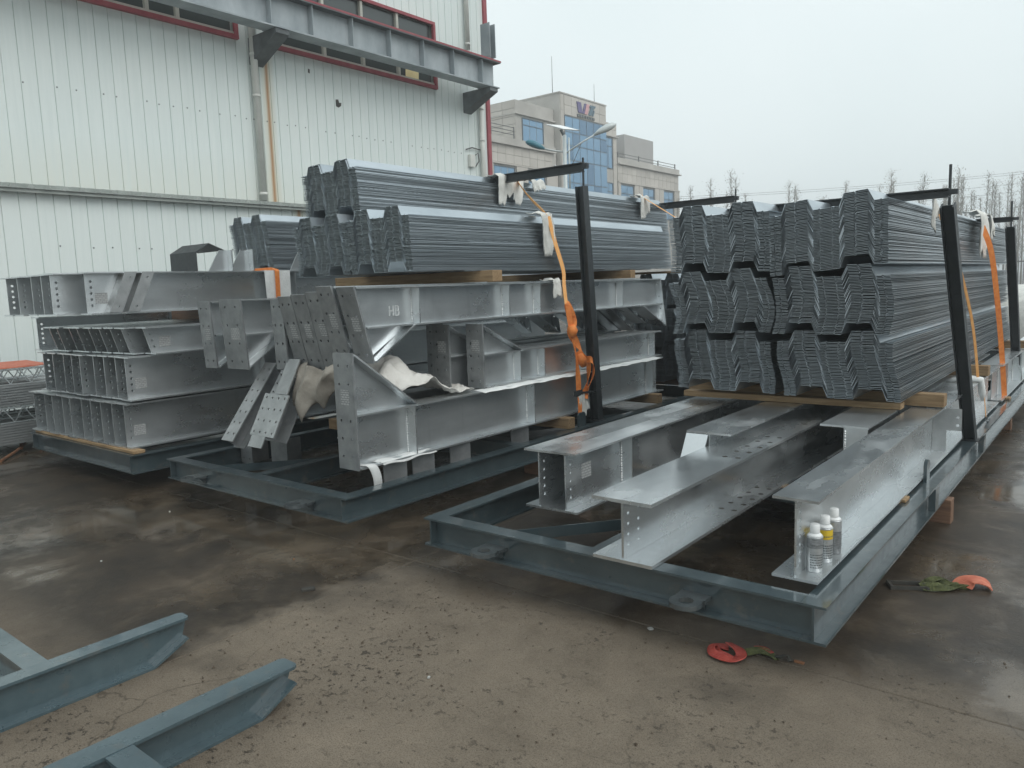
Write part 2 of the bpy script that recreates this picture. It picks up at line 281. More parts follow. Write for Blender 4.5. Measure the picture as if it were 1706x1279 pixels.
# ------------------------------------------------------------------ mesh helpers
class MB:
    def __init__(s): s.v = []; s.f = []
    def add(s, vs, fs):
        o = len(s.v); s.v += [tuple(p) for p in vs]; s.f += [tuple(i+o for i in f) for f in fs]; return s
    def box(s, x0, x1, y0, y1, z0, z1):
        return s.add([(x0, y0, z0), (x1, y0, z0), (x1, y1, z0), (x0, y1, z0), (x0, y0, z1), (x1, y0, z1), (x1, y1, z1), (x0, y1, z1)],
                     [(3, 2, 1, 0), (4, 5, 6, 7), (0, 1, 5, 4), (1, 2, 6, 5), (2, 3, 7, 6), (3, 0, 4, 7)])
    def prism(s, poly, a, b, axis='x'):     # polygon in the other two axes, extruded from a to b
        n = len(poly)
        def P(p, t): return {'x': (t, p[0], p[1]), 'y': (p[0], t, p[1]), 'z': (p[0], p[1], t)}[axis]
        vs = [P(p, a) for p in poly]+[P(p, b) for p in poly]
        fs = [tuple(range(n))[::-1], tuple(range(n, 2*n))]+[(i, (i+1) % n, (i+1) % n+n, i+n) for i in range(n)]
        return s.add(vs, fs)
    def obox(s, o, U, V, W):                # oriented box from corner o
        o, U, V, W = Vector(o), Vector(U), Vector(V), Vector(W)
        vs = [o, o+U, o+U+V, o+V, o+W, o+U+W, o+U+V+W, o+V+W]
        return s.add(vs, [(3, 2, 1, 0), (4, 5, 6, 7), (0, 1, 5, 4), (1, 2, 6, 5), (2, 3, 7, 6), (3, 0, 4, 7)])
    def tube(s, pts, rad, n=6, cap=True):
        pts = [Vector(p) for p in pts]; rs = rad if isinstance(rad, (list, tuple)) else [rad]*len(pts)
        rings = []; a = None
        for i, p in enumerate(pts):
            t = (pts[min(i+1, len(pts)-1)]-pts[max(i-1, 0)]).normalized()
            if a is None: a = t.orthogonal().normalized()
            a = (a - t*a.dot(t)); a = a.normalized() if a.length > 1e-6 else t.orthogonal().normalized()
            bb = t.cross(a)
            rings.append([p+(a*math.cos(2*math.pi*k/n)+bb*math.sin(2*math.pi*k/n))*rs[i] for k in range(n)])
        vs = [q for r in rings for q in r]; fs = []
        for i in range(len(pts)-1):
            for k in range(n): fs.append((i*n+k, i*n+(k+1) % n, (i+1)*n+(k+1) % n, (i+1)*n+k))
        if cap: fs += [tuple(range(n))[::-1], tuple((len(pts)-1)*n+k for k in range(n))]
        return s.add(vs, fs)
    def lathe(s, prof, n=20, c=(0, 0)):
        vs = []; fs = []
        for r, z in prof:
            for k in range(n):
                a = 2*math.pi*k/n; vs.append((c[0]+r*math.cos(a), c[1]+r*math.sin(a), z))
        for i in range(len(prof)-1):
            for k in range(n): fs.append((i*n+k, i*n+(k+1) % n, (i+1)*n+(k+1) % n, (i+1)*n+k))
        fs += [tuple(range(n))[::-1], tuple((len(prof)-1)*n+k for k in range(n))]
        return s.add(vs, fs)
    def ibar(s, axis, c, a, b, z0, h, w, tf=.011, tw=.009):   # I section along x or y, centred on c
        if axis == 'y':
            s.box(c-w/2, c+w/2, a, b, z0, z0+tf); s.box(c-w/2, c+w/2, a, b, z0+h-tf, z0+h); s.box(c-tw/2, c+tw/2, a, b, z0+tf, z0+h-tf)
        else:
            s.box(a, b, c-w/2, c+w/2, z0, z0+tf); s.box(a, b, c-w/2, c+w/2, z0+h-tf, z0+h); s.box(a, b, c-tw/2, c+tw/2, z0+tf, z0+h-tf)
        return s
    def plate(s, o, U, V, us, vs, holes, r, t):   # plate with round holes in the grid cells listed
        o, U, V = Vector(o), Vector(U), Vector(V); Nn = U.cross(V).normalized()*t
        def P(u, v, k): return o+U*u+V*v+(Nn if k else Vector((0, 0, 0)))
        for i in range(len(us)-1):
            for j in range(len(vs)-1):
                u0, u1, v0, v1 = us[i], us[i+1], vs[j], vs[j+1]
                if (i, j) in holes:
                    cu_, cv_ = (u0+u1)/2, (v0+v1)/2
                    ou = [(u1, cv_), (u1, v1), (cu_, v1), (u0, v1), (u0, cv_), (u0, v0), (cu_, v0), (u1, v0)]
                    inn = [(cu_+r*math.cos(k*math.pi/4), cv_+r*math.sin(k*math.pi/4)) for k in range(8)]
                    vv = [P(a, b, 0) for a, b in ou+inn]+[P(a, b, 1) for a, b in ou+inn]; ff = []
                    for k in range(8):
                        k2 = (k+1) % 8
                        ff.append((k, 8+k, 8+k2, k2)); ff.append((16+k, 16+k2, 24+k2, 24+k)); ff.append((8+k, 24+k, 24+k2, 8+k2))
                    s.add(vv, ff)
                else:
                    s.add([P(u0, v0, 0), P(u1, v0, 0), P(u1, v1, 0), P(u0, v1, 0)], [(3, 2, 1, 0)])
                    s.add([P(u0, v0, 1), P(u1, v0, 1), P(u1, v1, 1), P(u0, v1, 1)], [(0, 1, 2, 3)])
        a, b, c, d = us[0], us[-1], vs[0], vs[-1]
        for (p, q) in (((a, c), (b, c)), ((b, c), (b, d)), ((b, d), (a, d)), ((a, d), (a, c))):
            s.add([P(*p, 0), P(*q, 0), P(*q, 1), P(*p, 1)], [(0, 1, 2, 3)])
        return s
    def mesh(s, name, smooth=False):
        me = bpy.data.meshes.new(name); me.from_pydata(s.v, [], s.f); me.update()
        if smooth:
            for p in me.polygons: p.use_smooth = True
        return me
    def build(s, name, mat, parent=None, smooth=False):
        me = s.mesh(name, smooth); me.materials.append(M[mat]); return link(name, me, parent)
def link(name, me, parent=None):
    o = bpy.data.objects.new(name, me); col.objects.link(o)
    if parent: o.parent = parent
    return o
def tag(o, label, cat, group=None):
    o['label'] = label; o['category'] = cat
    if group: o['group'] = group
    return o
def thing(name, label, cat, loc=(0, 0, 0), rot=(0, 0, 0), group=None):
    o = bpy.data.objects.new(name, None); col.objects.link(o); o.location = loc; o.rotation_euler = rot; o.empty_display_size = .1
    return tag(o, label, cat, group)
def kids(o): return [c for c in bpy.data.objects if c.parent == o]
def copy_tree(o, parent=None):
    c = o.copy(); col.objects.link(c); c.parent = parent
    for ch in list(o.children): copy_tree(ch, c)
    return c
def struct(o): o['kind'] = 'structure'; return o

# ------------------------------------------------------------------ ground
g = MB().add([(-400, -300, -.03), (400, -300, -.03), (400, 600, -.03), (-400, 600, -.03)], [(0, 1, 2, 3)]).build('ground', 'concrete')
struct(g)
xs = [-16.3, -11.96, -7.61, -3.26, 1.09, 5.44]
for i in range(len(xs)-1):
    ys = [3.05+3.25*k for k in range(-3, 6)]
    for j in range(len(ys)-1):
        dz = rnd.uniform(-.0015, .0015)
        x0, x1, y0, y1 = xs[i]+.0015, xs[i+1]-.0015, ys[j]+.0015, ys[j+1]-.0015
        mb = MB(); e = .004
        mb.add([(x0, y0, -.028), (x1, y0, -.028), (x1, y1, -.028), (x0, y1, -.028), (x0, y0, dz-e), (x1, y0, dz-e), (x1, y1, dz-e), (x0, y1, dz-e),
                (x0+e, y0+e, dz), (x1-e, y0+e, dz), (x1-e, y1-e, dz), (x0+e, y1-e, dz)],
               [(0, 1, 5, 4), (1, 2, 6, 5), (2, 3, 7, 6), (3, 0, 4, 7), (4, 5, 9, 8), (5, 6, 10, 9), (6, 7, 11, 10), (7, 4, 8, 11), (8, 9, 10, 11)])
        mb.build('concrete_slab', 'concrete', g)

# ------------------------------------------------------------------ warehouse
wh = thing('warehouse', 'pale ribbed metal warehouse with red trim and long strip windows', 'building', (-12, 0, 0))
def ribbed(name, y0, y1, z0, z1, x, parent):
    P = .21; sheet = P*4; y = y0; cache = {}
    while y < y1-1e-4:
        wd = min(sheet, y1-y); k = round(wd, 3)
        if k not in cache:
            pts = [(0, -.016)]; q = 0
            while q < wd-1e-4:
                e = min(q+P, wd)
                pts += [(q+.006, -.016), (q+.011, 0), (max(q+.012, e-.005), 0), (e, -.016)] if e-q > .03 else [(e, -.016)]
                q = e
            vs = [(a[1], a[0], z0) for a in pts]+[(a[1], a[0], z1) for a in pts]; n = len(pts)
            me = MB().add(vs, [(i, i+1, i+1+n, i+n) for i in range(n-1)]).mesh(name); me.materials.append(M['wall']); cache[k] = me
        o = link(name, cache[k], parent); o.location = (x+rnd.uniform(-.002, .002), y+.0005, 0); y += wd
Y0, Y1 = -8.0, 14.26
MB().box(-14, -.06, Y0, Y1-.01, 0, 10.4).build('wall_core', 'trim_grey', wh)
ribbed('wall_panel', -8.0, 7.74, 3.12, 5.95, 0, wh)
ribbed('wall_panel', 7.74, 8.50, 3.12, 10.4, 0, wh)
ribbed('wall_panel', 8.50, 12.52, 3.12, 5.95, 0, wh)
ribbed('wall_panel', 12.52, 14.2, 3.12, 10.4, 0, wh)
ribbed('wall_panel', -8.0, 7.74, 7.2, 10.4, 0, wh)
ribbed('wall_panel', 8.50, 12.52, 7.2, 10.4, 0, wh)
ribbed('lower_wall_panel', -8.0, 14.2, 0, 3.06, .65, wh)
MB().box(-.05, .62, -8.0, 14.19, 0, 2.98).build('annex_core', 'trim_grey', wh)
# corner trim
MB().box(-.14, .05, 14.2, 14.31, 0, 10.4).build('corner_trim', 'trim_red', wh)
# annex eave with ribbed roof sheet
ev = MB().box(.74, .77, -8, 14.25, 3.032, 3.078).build('eave_trim', 'trim_grey', wh)
rf = MB()
pts = []
y = -8.0
while y < 14.2:
    pts += [(y, 0), (y+.07, 0), (y+.095, .045), (y+.135, .045), (y+.16, 0)]; y += .21
n = len(pts)
rf.add([(.80, p[0], 3.085+p[1]) for p in pts]+[(.01, p[0], 3.20+p[1]) for p in pts], [(i, i+1, i+1+n, i+n) for i in range(n-1)])
rf.add([(.80, p[0], 3.085+p[1]) for p in pts]+[(.80, p[0], 3.078) for p in pts], [(i+n, i+1+n, i+1, i) for i in range(n-1)])
rf.build('annex_roof', 'trim_grey', wh)
# window strips
def strip(ya, yb, mull, yellow=None):
    wn = MB()
    z0, z1 = 5.95, 7.2
    wn.box(0, .07, ya-.06, yb+.06, z0-.07, z0); wn.box(0, .06, ya-.06, yb+.06, z1, z1+.06)
    wn.box(0, .065, ya-.06, ya, z0, z1); wn.box(0, .065, yb, yb+.06, z0, z1)
    fr = wn.build('window_strip', 'trim_red', wh)
    cuts = [ya]+mull+[yb]
    for a in mull: MB().box(-.045, .03, a-.03, a+.03, z0, z1).build('mullion', 'mullion', fr)
    MB().box(-.04, .025, ya+.002, yb-.002, z0+.002, z0+.05).build('window_rail', 'mullion', fr)
    for i in range(len(cuts)-1):
        MB().box(-.05, -.035, cuts[i]+.03, cuts[i+1]-.03, z0+.03, z1-.01).build('pane', 'glass_dark', fr)
    if yellow: MB().add([(-.03, yellow-.16, z0+.06), (-.03, yellow+.22, z0+.06), (-.03, yellow+.24, z0+.42), (-.03, yellow-.02, z0+.40), (-.03, yellow-.15, z0+.28)], [(0, 1, 2, 3, 4)]).build('window_sign', 'yellow', fr)
strip(-8.0, 7.72, [-8+.95*k for k in range(1, 16)]+[6.74], None)
strip(8.52, 12.50, [9.60, 10.54, 11.48], 11.86)
# downpipes
for yy, z0, z1, r in ((8.02, 3.24, 9.9, .062), (13.93, 3.2, 6.05, .055), (13.55, 6.9, 10.0, .055)):
    p = MB().tube([(.09, yy, z0), (.09, yy, z1)], r, 14).build('downpipe', 'pipe', wh, True)
    for q in (z0+.09, (z0+min(z1, 6))/2+.35, min(z1, 6.0)-.35):
        MB().tube([(.09, yy, q), (.09, yy, q+.05)], r+.008, 14).build('pipe_clip', 'pipe', p, True)
# small electrical box with wires, bolt heads and a torn hole
eb = MB().box(.01, .09, 13.5, 13.66, 4.35, 4.62).build('switch_box', 'pipe', wh)
MB().tube([(.05, 13.66, 4.6), (.06, 13.8, 4.68), (.06, 13.82, 4.5), (.05, 13.7, 4.36)], .012, 6).build('cable', 'wire', eb)
MB().tube([(.05, 13.4, 4.72), (.06, 13.6, 4.78), (.05, 13.9, 4.76)], .014, 6).build('cable', 'wire', eb)
bm_ = MB().add([(0, -.009, -.009), (0, .009, -.009), (0, .009, .009), (0, -.009, .009), (.008, -.007, -.007), (.008, .007, -.007), (.008, .007, .007), (.008, -.007, .007)],
               [(0, 1, 5, 4), (1, 2, 6, 5), (2, 3, 7, 6), (3, 0, 4, 7), (4, 5, 6, 7)]).mesh('bolt'); bm_.materials.append(M['girder_dark'])
for k in range(48):
    y = 3.4+.21*k+rnd.uniform(-.04, .04)
    if rnd.random() < .2: continue
    for (z, x, o) in ((4.62, 0, 0), (2.35, .65, 1)):
        b_ = link('bolt', bm_, wh); b_.location = (x+.001, y, z+rnd.uniform(-.012, .012))
MB().prism([(9.80, 5.12), (9.86, 5.10), (9.92, 5.14), (9.93, 5.20), (9.88, 5.19), (9.86, 5.25), (9.80, 5.24)], .002, .006).build('torn_patch', 'dark_scrap', wh)
MB().prism([(9.20, 5.62), (9.235, 5.61), (9.24, 5.68), (9.205, 5.69)], .002, .006).build('torn_patch', 'dark_scrap', wh)

# crane runway girder
cg = thing('crane_girder', 'weathered grey crane runway girder with red rail along the warehouse wall', 'girder', (-11.35, 0, 0))
MB().box(-.01, .01, -8, 13.72, 5.99, 6.50).build('web', 'girder', cg)
MB().box(-.16, .16, -8, 13.75, 5.965, 5.99).build('bottom_flange', 'girder', cg)
MB().box(-.17, .17, -8, 13.80, 6.50, 6.52).build('top_flange', 'girder_dark', cg)
MB().box(.06, .17, -8, 13.82, 6.523, 6.555).build('rail', 'trim_red', cg)
MB().box(-.04, .03, -8, 13.7, 6.523, 6.60).build('crane_rail', 'girder_dark', cg)
for y in [-7+.9*k for k in range(16)]+[7.94, 8.77, 9.65, 10.56, 11.44, 12.31, 13.21]:
    MB().box(.011, .14, y-.006, y+.006, 5.991, 6.499).build('stiffener', 'girder', cg)
for y in (-2.0, 3.3, 8.12, 13.55):
    MB().prism([(-.66, 5.96), (.16, 5.96), (.16, 5.88), (-.66, 5.52)], y-.13, y+.13, 'y').build('bracket', 'girder_dark', cg)
    MB().box(-.18, .18, y-.17, y+.17, 5.9605, 5.9645).build('bracket_plate', 'girder', cg)
es = MB(); es.box(-.13, .13, 13.50, 13.515, 6.61, 7.32); es.box(-.13, .13, 13.68, 13.695, 6.61, 7.32); es.box(-.008, .008, 13.515, 13.68, 6.61, 7.32)
es.build('end_stop', 'girder', cg)

# ------------------------------------------------------------------ office building
ob = thing('office_building', 'beige tiled office building with blue glass front and rooftop sign letters', 'building', (-35, 56, 0))
def bx(name, x0, x1, y0, y1, z0, z1, mat='stone', par=None): return MB().box(x0, x1, y0-56, y1-56, z0, z1).build(name, mat, par or ob)
def facade(name, x, y0, y1, z0, z1, nx, nz_, gap=.03, mat='stone', holes=()):
    """stone cladding panels proud of the wall core, one joined part"""
    mb = MB()
    for i in range(nx):
        for j in range(nz_):
            a, b = y0+(y1-y0)*i/nx, y0+(y1-y0)*(i+1)/nx; c, d = z0+(z1-z0)*j/nz_, z0+(z1-z0)*(j+1)/nz_
            mb.box(x, x+.04, a-56+gap/2, b-56-gap/2, c+gap/2, d-gap/2)
    return mb
def panels(x, y0, y1, z0, z1, nx, nz_, mat='stone'):
    me = {}
    for i in range(nx):
        for j in range(nz_):
            a, b = y0+(y1-y0)*i/nx, y0+(y1-y0)*(i+1)/nx; c, d = z0+(z1-z0)*j/nz_, z0+(z1-z0)*(j+1)/nz_
            MB().box(x, x+.05, a-56+.012, b-56-.012, c+.012, d-.012).build('cladding_panel', mat, ob)
def window(x, y0, y1, z0, z1, cols=2, trans=.28, gm='glass_blue'):
    f = MB(); t = .07
    f.box(x-.02, x+.05, y0-56, y1-56, z0, z0+t); f.box(x-.02, x+.05, y0-56, y1-56, z1-t, z1)
    f.box(x-.02, x+.05, y0-56, y0-56+t, z0+t, z1-t); f.box(x-.02, x+.05, y1-56-t, y1-56, z0+t, z1-t)
    fr = f.build('window', 'bld_frame', ob)
    zt = z1-(z1-z0)*trans
    MB().box(x-.01, x+.04, y0-56+t, y1-56-t, zt-.03, zt+.03).build('transom', 'bld_frame', fr)
    for k in range(cols):
        a = y0+t+(y1-y0-2*t)*k/cols; b = y0+t+(y1-y0-2*t)*(k+1)/cols
        g2 = gm if rnd.random() > .3 else 'glass_blue2'
        MB().box(x, x+.015, a-56+.025, b-56-.025, z0+t, zt-.03).build('pane', g2, fr)
        MB().box(x, x+.015, a-56+.025, b-56-.025, zt+.03, z1-t).build('pane', gm, fr)
# left wing
bx('wing_wall', -9, -.06, 34, 49.6, 0, 12.0, 'stone_dark')
panels(-.05, 36, 49.0, 10.3, 11.5, 14, 2)
bx('cornice', -.3, .22, 34, 49.3, 11.52, 11.66, 'stone_dark'); bx('parapet', -.3, .05, 34, 49.3, 11.66, 12.05, 'stone_dark')
bx('lintel_band', -.05, .10, 34, 49.3, 10.16, 10.27)
for y0, y1 in ((42.05, 44.45), (45.95, 48.1), (38.2, 40.6)): window(-.06, y0, y1, 7.4, 10.05, 3)
for y0, y1 in ((44.55, 45.85), (48.2, 49.6), (40.7, 41.95)): bx('pier', -.05, .08, y0, y1, 6.5, 10.15)
# upper left block
bx('upper_wall', -6, -.25, 44.95, 49.7, 12.06, 14.9, 'stone_dark')
bx('upper_cornice', -6.1, -.08, 44.85, 49.7, 13.9, 14.0, 'stone_dark')
window(-.24, 45.7, 48.3, 11.95, 13.75, 3)
for k in range(5):
    for j in range(5): MB().box(-6+1.15*k+.02, -6+1.15*(k+1)-.02, 44.90-56, 44.94-56, 12.1+.55*j+.02, 12.1+.55*(j+1)-.02).build('cladding_panel', 'stone', ob)
rl = MB()
for z in (12.35, 12.6, 12.85): rl.tube([(-.1, 36-56, z), (-.1, 44.6-56, z)], .03, 5)
for y in (38, 40, 42, 44.55): rl.box(-.14, -.06, y-56-.03, y-56+.03, 12.05, 12.9)
rl.build('railing', 'rail', ob)
# tower
bx('tower_wall', -5.2, .3, 49.75, 56.35, 0, 16.05, 'stone_dark')
bx('tower_cap', -5.25, .36, 49.70, 56.40, 16.052, 16.15, 'stone_dark')
panels(.30, 49.8, 50.25, 3, 16, 1, 11)
panels(.30, 50.3, 56.3, 14.55, 16.0, 6, 2)
fr = bx('curtain_wall', .305, .36, 50.3, 56.3, 3.0, 14.5, 'bld_frame')
nc = 6; rows = [3.0, 4.6, 5.8, 7.4, 8.6, 9.5, 11.2, 12.3, 13.3, 14.45]
for i in range(nc):
    for j in range(len(rows)-1):
        a = 50.3+6.0*i/nc+.04; b = 50.3+6.0*(i+1)/nc-.04
        gmt = 'glass_blue' if rnd.random() > .25 else 'glass_blue2'
        MB().box(.362, .375, a-56, b-56, rows[j]+.04, rows[j+1]-.04).build('pane', gmt, fr)
# right block and wing
bx('side_block', -5, -.05, 56.36, 58.55, 0, 14.95, 'stone_dark'); bx('side_cornice', -5, .12, 56.36, 58.7, 13.82, 13.92, 'stone_dark')
panels(-.05, 57.95, 58.5, 7, 13.8, 1, 6); panels(-.05, 56.4, 58.5, 13.95, 14.9, 3, 2)
window(-.04, 56.45, 57.85, 11.2, 13.75, 2); window(-.04, 56.45, 57.85, 7.4, 10.05, 2)
bx('east_wing_wall', -9, -.06, 58.56, 70.0, 0, 11.7, 'stone_dark')
panels(-.05, 58.6, 69.95, 10.3, 11.65, 14, 2)
bx('cornice', -.3, .24, 58.56, 70.15, 11.70, 11.80, 'stone_dark'); bx('parapet', -.4, .06, 58.56, 70.05, 11.80, 12.25, 'stone_dark')
bx('lintel_band', -.05, .12, 58.56, 70.05, 10.16, 10.27)
for k, (y0, y1) in enumerate(((59.05, 61.3), (62.9, 65.05), (66.85, 68.9))): window(-.04, y0, y1, 7.4, 10.05, 2)
for y0, y1 in ((58.58, 59.0), (61.35, 62.1), (62.15, 62.85), (65.1, 65.9), (65.95, 66.8), (68.95, 70.0)): bx('pier', -.05, .08, y0, y1, 6.5, 10.15)
rl = MB()
for z in (12.45, 12.7): rl.tube([(-.2, 58.6-56, z), (-.2, 69.6-56, z)], .03, 5)
for y in (59, 62.6, 66.2, 69.6): rl.box(-.24, -.16, y-56-.05, y-56+.05, 12.25, 12.78)
rl.build('railing', 'rail', ob)
bx('lift_house', -7, -2.4, 63.9, 69.4, 11.7, 15.2, 'roof_box')
bx('lift_house_wing', -7, -3.6, 61.2, 63.88, 11.7, 14.7, 'roof_box')
for y, z in ((50.0, 18.9), (55.9, 17.9)): MB().tube([(-.5, y-56, 16.15), (-.5, y-56, z)], [.03, .015], 5).build('lightning_rod', 'rail', ob)
# sign letters: a leaning V-like mark, a pink stroke, a hooked teal stroke, and a line of small characters
def par(name, y0, z0, y1, z1, wdt, mat): MB().prism([(y0-56, z0), (y0-56+wdt, z0), (y1-56+wdt, z1), (y1-56, z1)], .36, .44).build(name, mat, ob)
par('sign_letter', 52.15, 14.95, 51.95, 15.75, .55, 'logo_purple'); par('sign_letter', 52.75, 14.95, 53.05, 15.75, .22, 'logo_purple')
par('sign_letter', 53.0, 14.95, 53.35, 15.75, .40, 'logo_pink'); par('sign_letter', 53.6, 14.95, 53.95, 15.55, .40, 'logo_teal')
par('sign_letter', 53.75, 15.56, 53.9, 15.75, .75, 'logo_teal'); par('sign_letter', 54.15, 14.95, 54.35, 15.4, .14, 'logo_teal')
for k in range(7): par('sign_character', 52.0+.36*k, 14.62, 52.0+.36*k, 14.82, .27, 'girder_dark')

# ------------------------------------------------------------------ solar street lamp
lp = thing('street_lamp', 'solar street lamp with two arms, one blue head and a tilted panel', 'street lamp', (-16.42, 23.80, 0))
MB().tube([(0, 0, 0), (0, 0, 7.0)], [.10, .07], 10).build('pole', 'lamp_grey', lp, True)
MB().tube([(.12, .10, 4.9), (.12, .10, 6.9)], .03, 8).build('conduit', 'lamp_grey', lp, True)
pn = MB(); pn.obox((-.62, -.30, 7.44), (.77, .04, -.28), (.58, .155, -.11), (-.012, .024, -.03)); pn.build('solar_panel', 'solar_reflection', lp)
MB().tube([(0, 0, 6.95), (-.1, -.06, 7.2)], .06, 8).build('panel_bracket', 'girder_dark', lp)
MB().tube([(.02, .02, 6.35), (.5, .45, 6.75), (.85, .80, 7.02)], [.035, .032, .03], 8).build('arm', 'lamp_grey', lp, True)
hd = MB(); hd.tube([(.80, .75, 6.98), (.95, .88, 7.10), (1.15, 1.07, 7.22), (1.32, 1.22, 7.31), (1.40, 1.30, 7.34)], [.04, .10, .14, .10, .03], 10); hd.build('lamp_head', 'lamp_grey', lp, True)
MB().tube([(0, 0, 6.40), (-.40, -.30, 6.48), (-.62, -.48, 6.55)], [.035, .032, .03], 8).build('arm', 'lamp_grey', lp, True)
hd = MB(); hd.tube([(-.58, -.45, 6.54), (-.72, -.55, 6.62), (-.92, -.70, 6.74), (-1.06, -.82, 6.80), (-1.12, -.87, 6.81)], [.04, .10, .13, .09, .03], 10); hd.build('lamp_head', 'lamp_teal', lp, True)['label'] = 'blue lamp head'
MB().tube([(.02, .02, 5.6), (.25, .23, 6.1), (.45, .42, 6.7)], .012, 5).build('stay', 'girder_dark', lp)
MB().tube([(-.02, -.02, 5.6), (-.3, -.25, 5.95)], .03, 6).build('arm_stub', 'lamp_grey', lp)

# ------------------------------------------------------------------ bare poplars, wires
def poplar(seed, h):
    r_ = random.Random(seed); t = MB(); lf = MB(); tw = MB()
    top = Vector((r_.uniform(-.3, .3), r_.uniform(-.3, .3), h))
    t.tube([(0, 0, 0), top*.5+Vector((r_.uniform(-.1, .1), 0, 0)), top], [.09, .055, .012], 5)
    for k in range(60):
        z = h*(.22+.75*k/60)+r_.uniform(-.2, .2); base = top*(z/h); a = r_.uniform(0, 6.28); ln = r_.uniform(.4, 1.9)*(1.12-z/h)
        d = Vector((math.cos(a)*.42, math.sin(a)*.42, 1)).normalized()
        e = base+d*ln
        tw.tube([base, base+d*ln*.5+Vector((0, 0, .02)), e], [.02, .014, .007], 3, False)
        for q in range(3):
            s0 = base+d*ln*r_.uniform(.3, .9); a2 = r_.uniform(0, 6.28)
            tw.tube([s0, s0+Vector((math.cos(a2)*.25, math.sin(a2)*.25, .45))*r_.uniform(.5, 1.1)], [.011, .005], 3, False)
    nl = 110 if seed % 3 else 190
    for k in range(nl):
        z = h*(1.0-abs(r_.gauss(0, .17))); base = top*(min(z, h*1.0)/h)+Vector((r_.gauss(0, .28), r_.gauss(0, .28), r_.gauss(0, .12)))
        u = Vector((r_.uniform(-1, 1), r_.uniform(-1, 1), r_.uniform(-1, 1))).normalized()*r_.uniform(.03, .075); v = u.orthogonal().normalized()*r_.uniform(.03, .07)
        lf.add([base-u-v*.3, base+v*.2-u*.2, base+u, base-v], [(0, 1, 2, 3)])
    return t.mesh('trunk'), tw.mesh('branches'), lf.mesh('crown')
variants = []
for s in range(10):
    a, b, c = poplar(s, 10.0+.2*s); a.materials.append(M['bark']); b.materials.append(M['bark']); c.materials.append(M['leaf']); variants.append((a, b, c))
tree_spots = []
for k in range(26): tree_spots.append((-32+.86*k+rnd.uniform(-.3, .3), 66+.82*k+rnd.uniform(-4, 8)))
for k in range(34): tree_spots.append((-15.0+.32*k+rnd.uniform(-.25, .25), 80+.22*k+rnd.uniform(-3, 14)))
for i, (x, y) in enumerate(tree_spots):
    v = variants[(i*7) % 10]
    t = thing('poplar_tree', 'thin bare poplar with a few leaves at the top beyond the yard', 'tree', (x, y, 0), (0, 0, rnd.uniform(0, 6)), 'bare poplars beyond the yard')
    sc_ = rnd.uniform(.86, 1.0) if i < 26 else rnd.uniform(.74, .99)
    t.scale = (sc_*1.1, sc_*1.1, sc_)
    for nm, me in zip(('trunk', 'branches', 'crown'), v): link(nm, me, t)
def wire(label, p0, p1, sag):
    pts = [Vector(p0).lerp(Vector(p1), k/16)-Vector((0, 0, sag*4*(k/16)*(1-k/16))) for k in range(17)]
    tag(MB().tube(pts, .014, 4, False).build('overhead_wire', 'wire'), label, 'wire', 'overhead wires above the poplars')
wz = ((12.0, 11.3), (11.8, 11.1), (10.75, 10.25), (9.85, 9.5))
for k, (za, zb) in enumerate(wz):
    for off in ((0,) if k else (0,)):
        wire('thin overhead wire running above the bare poplars', (-42+.5*k, 64.0, za-2.3), (-6.0+.3*k, 94.0, zb), .5)
up = thing('utility_pole', 'concrete utility pole with crossarms carrying the overhead wires', 'pole', (-7.6, 94.2, 0))
MB().tube([(0, 0, 0), (0, 0, 12.2)], [.17, .11], 8).build('pole', 'roof_box', up, True)
for z in (11.2, 10.2, 9.45): MB().box(-1.0, 1.6, -.07, .07, z-.14, z-.04).build('crossarm', 'girder_dark', up)

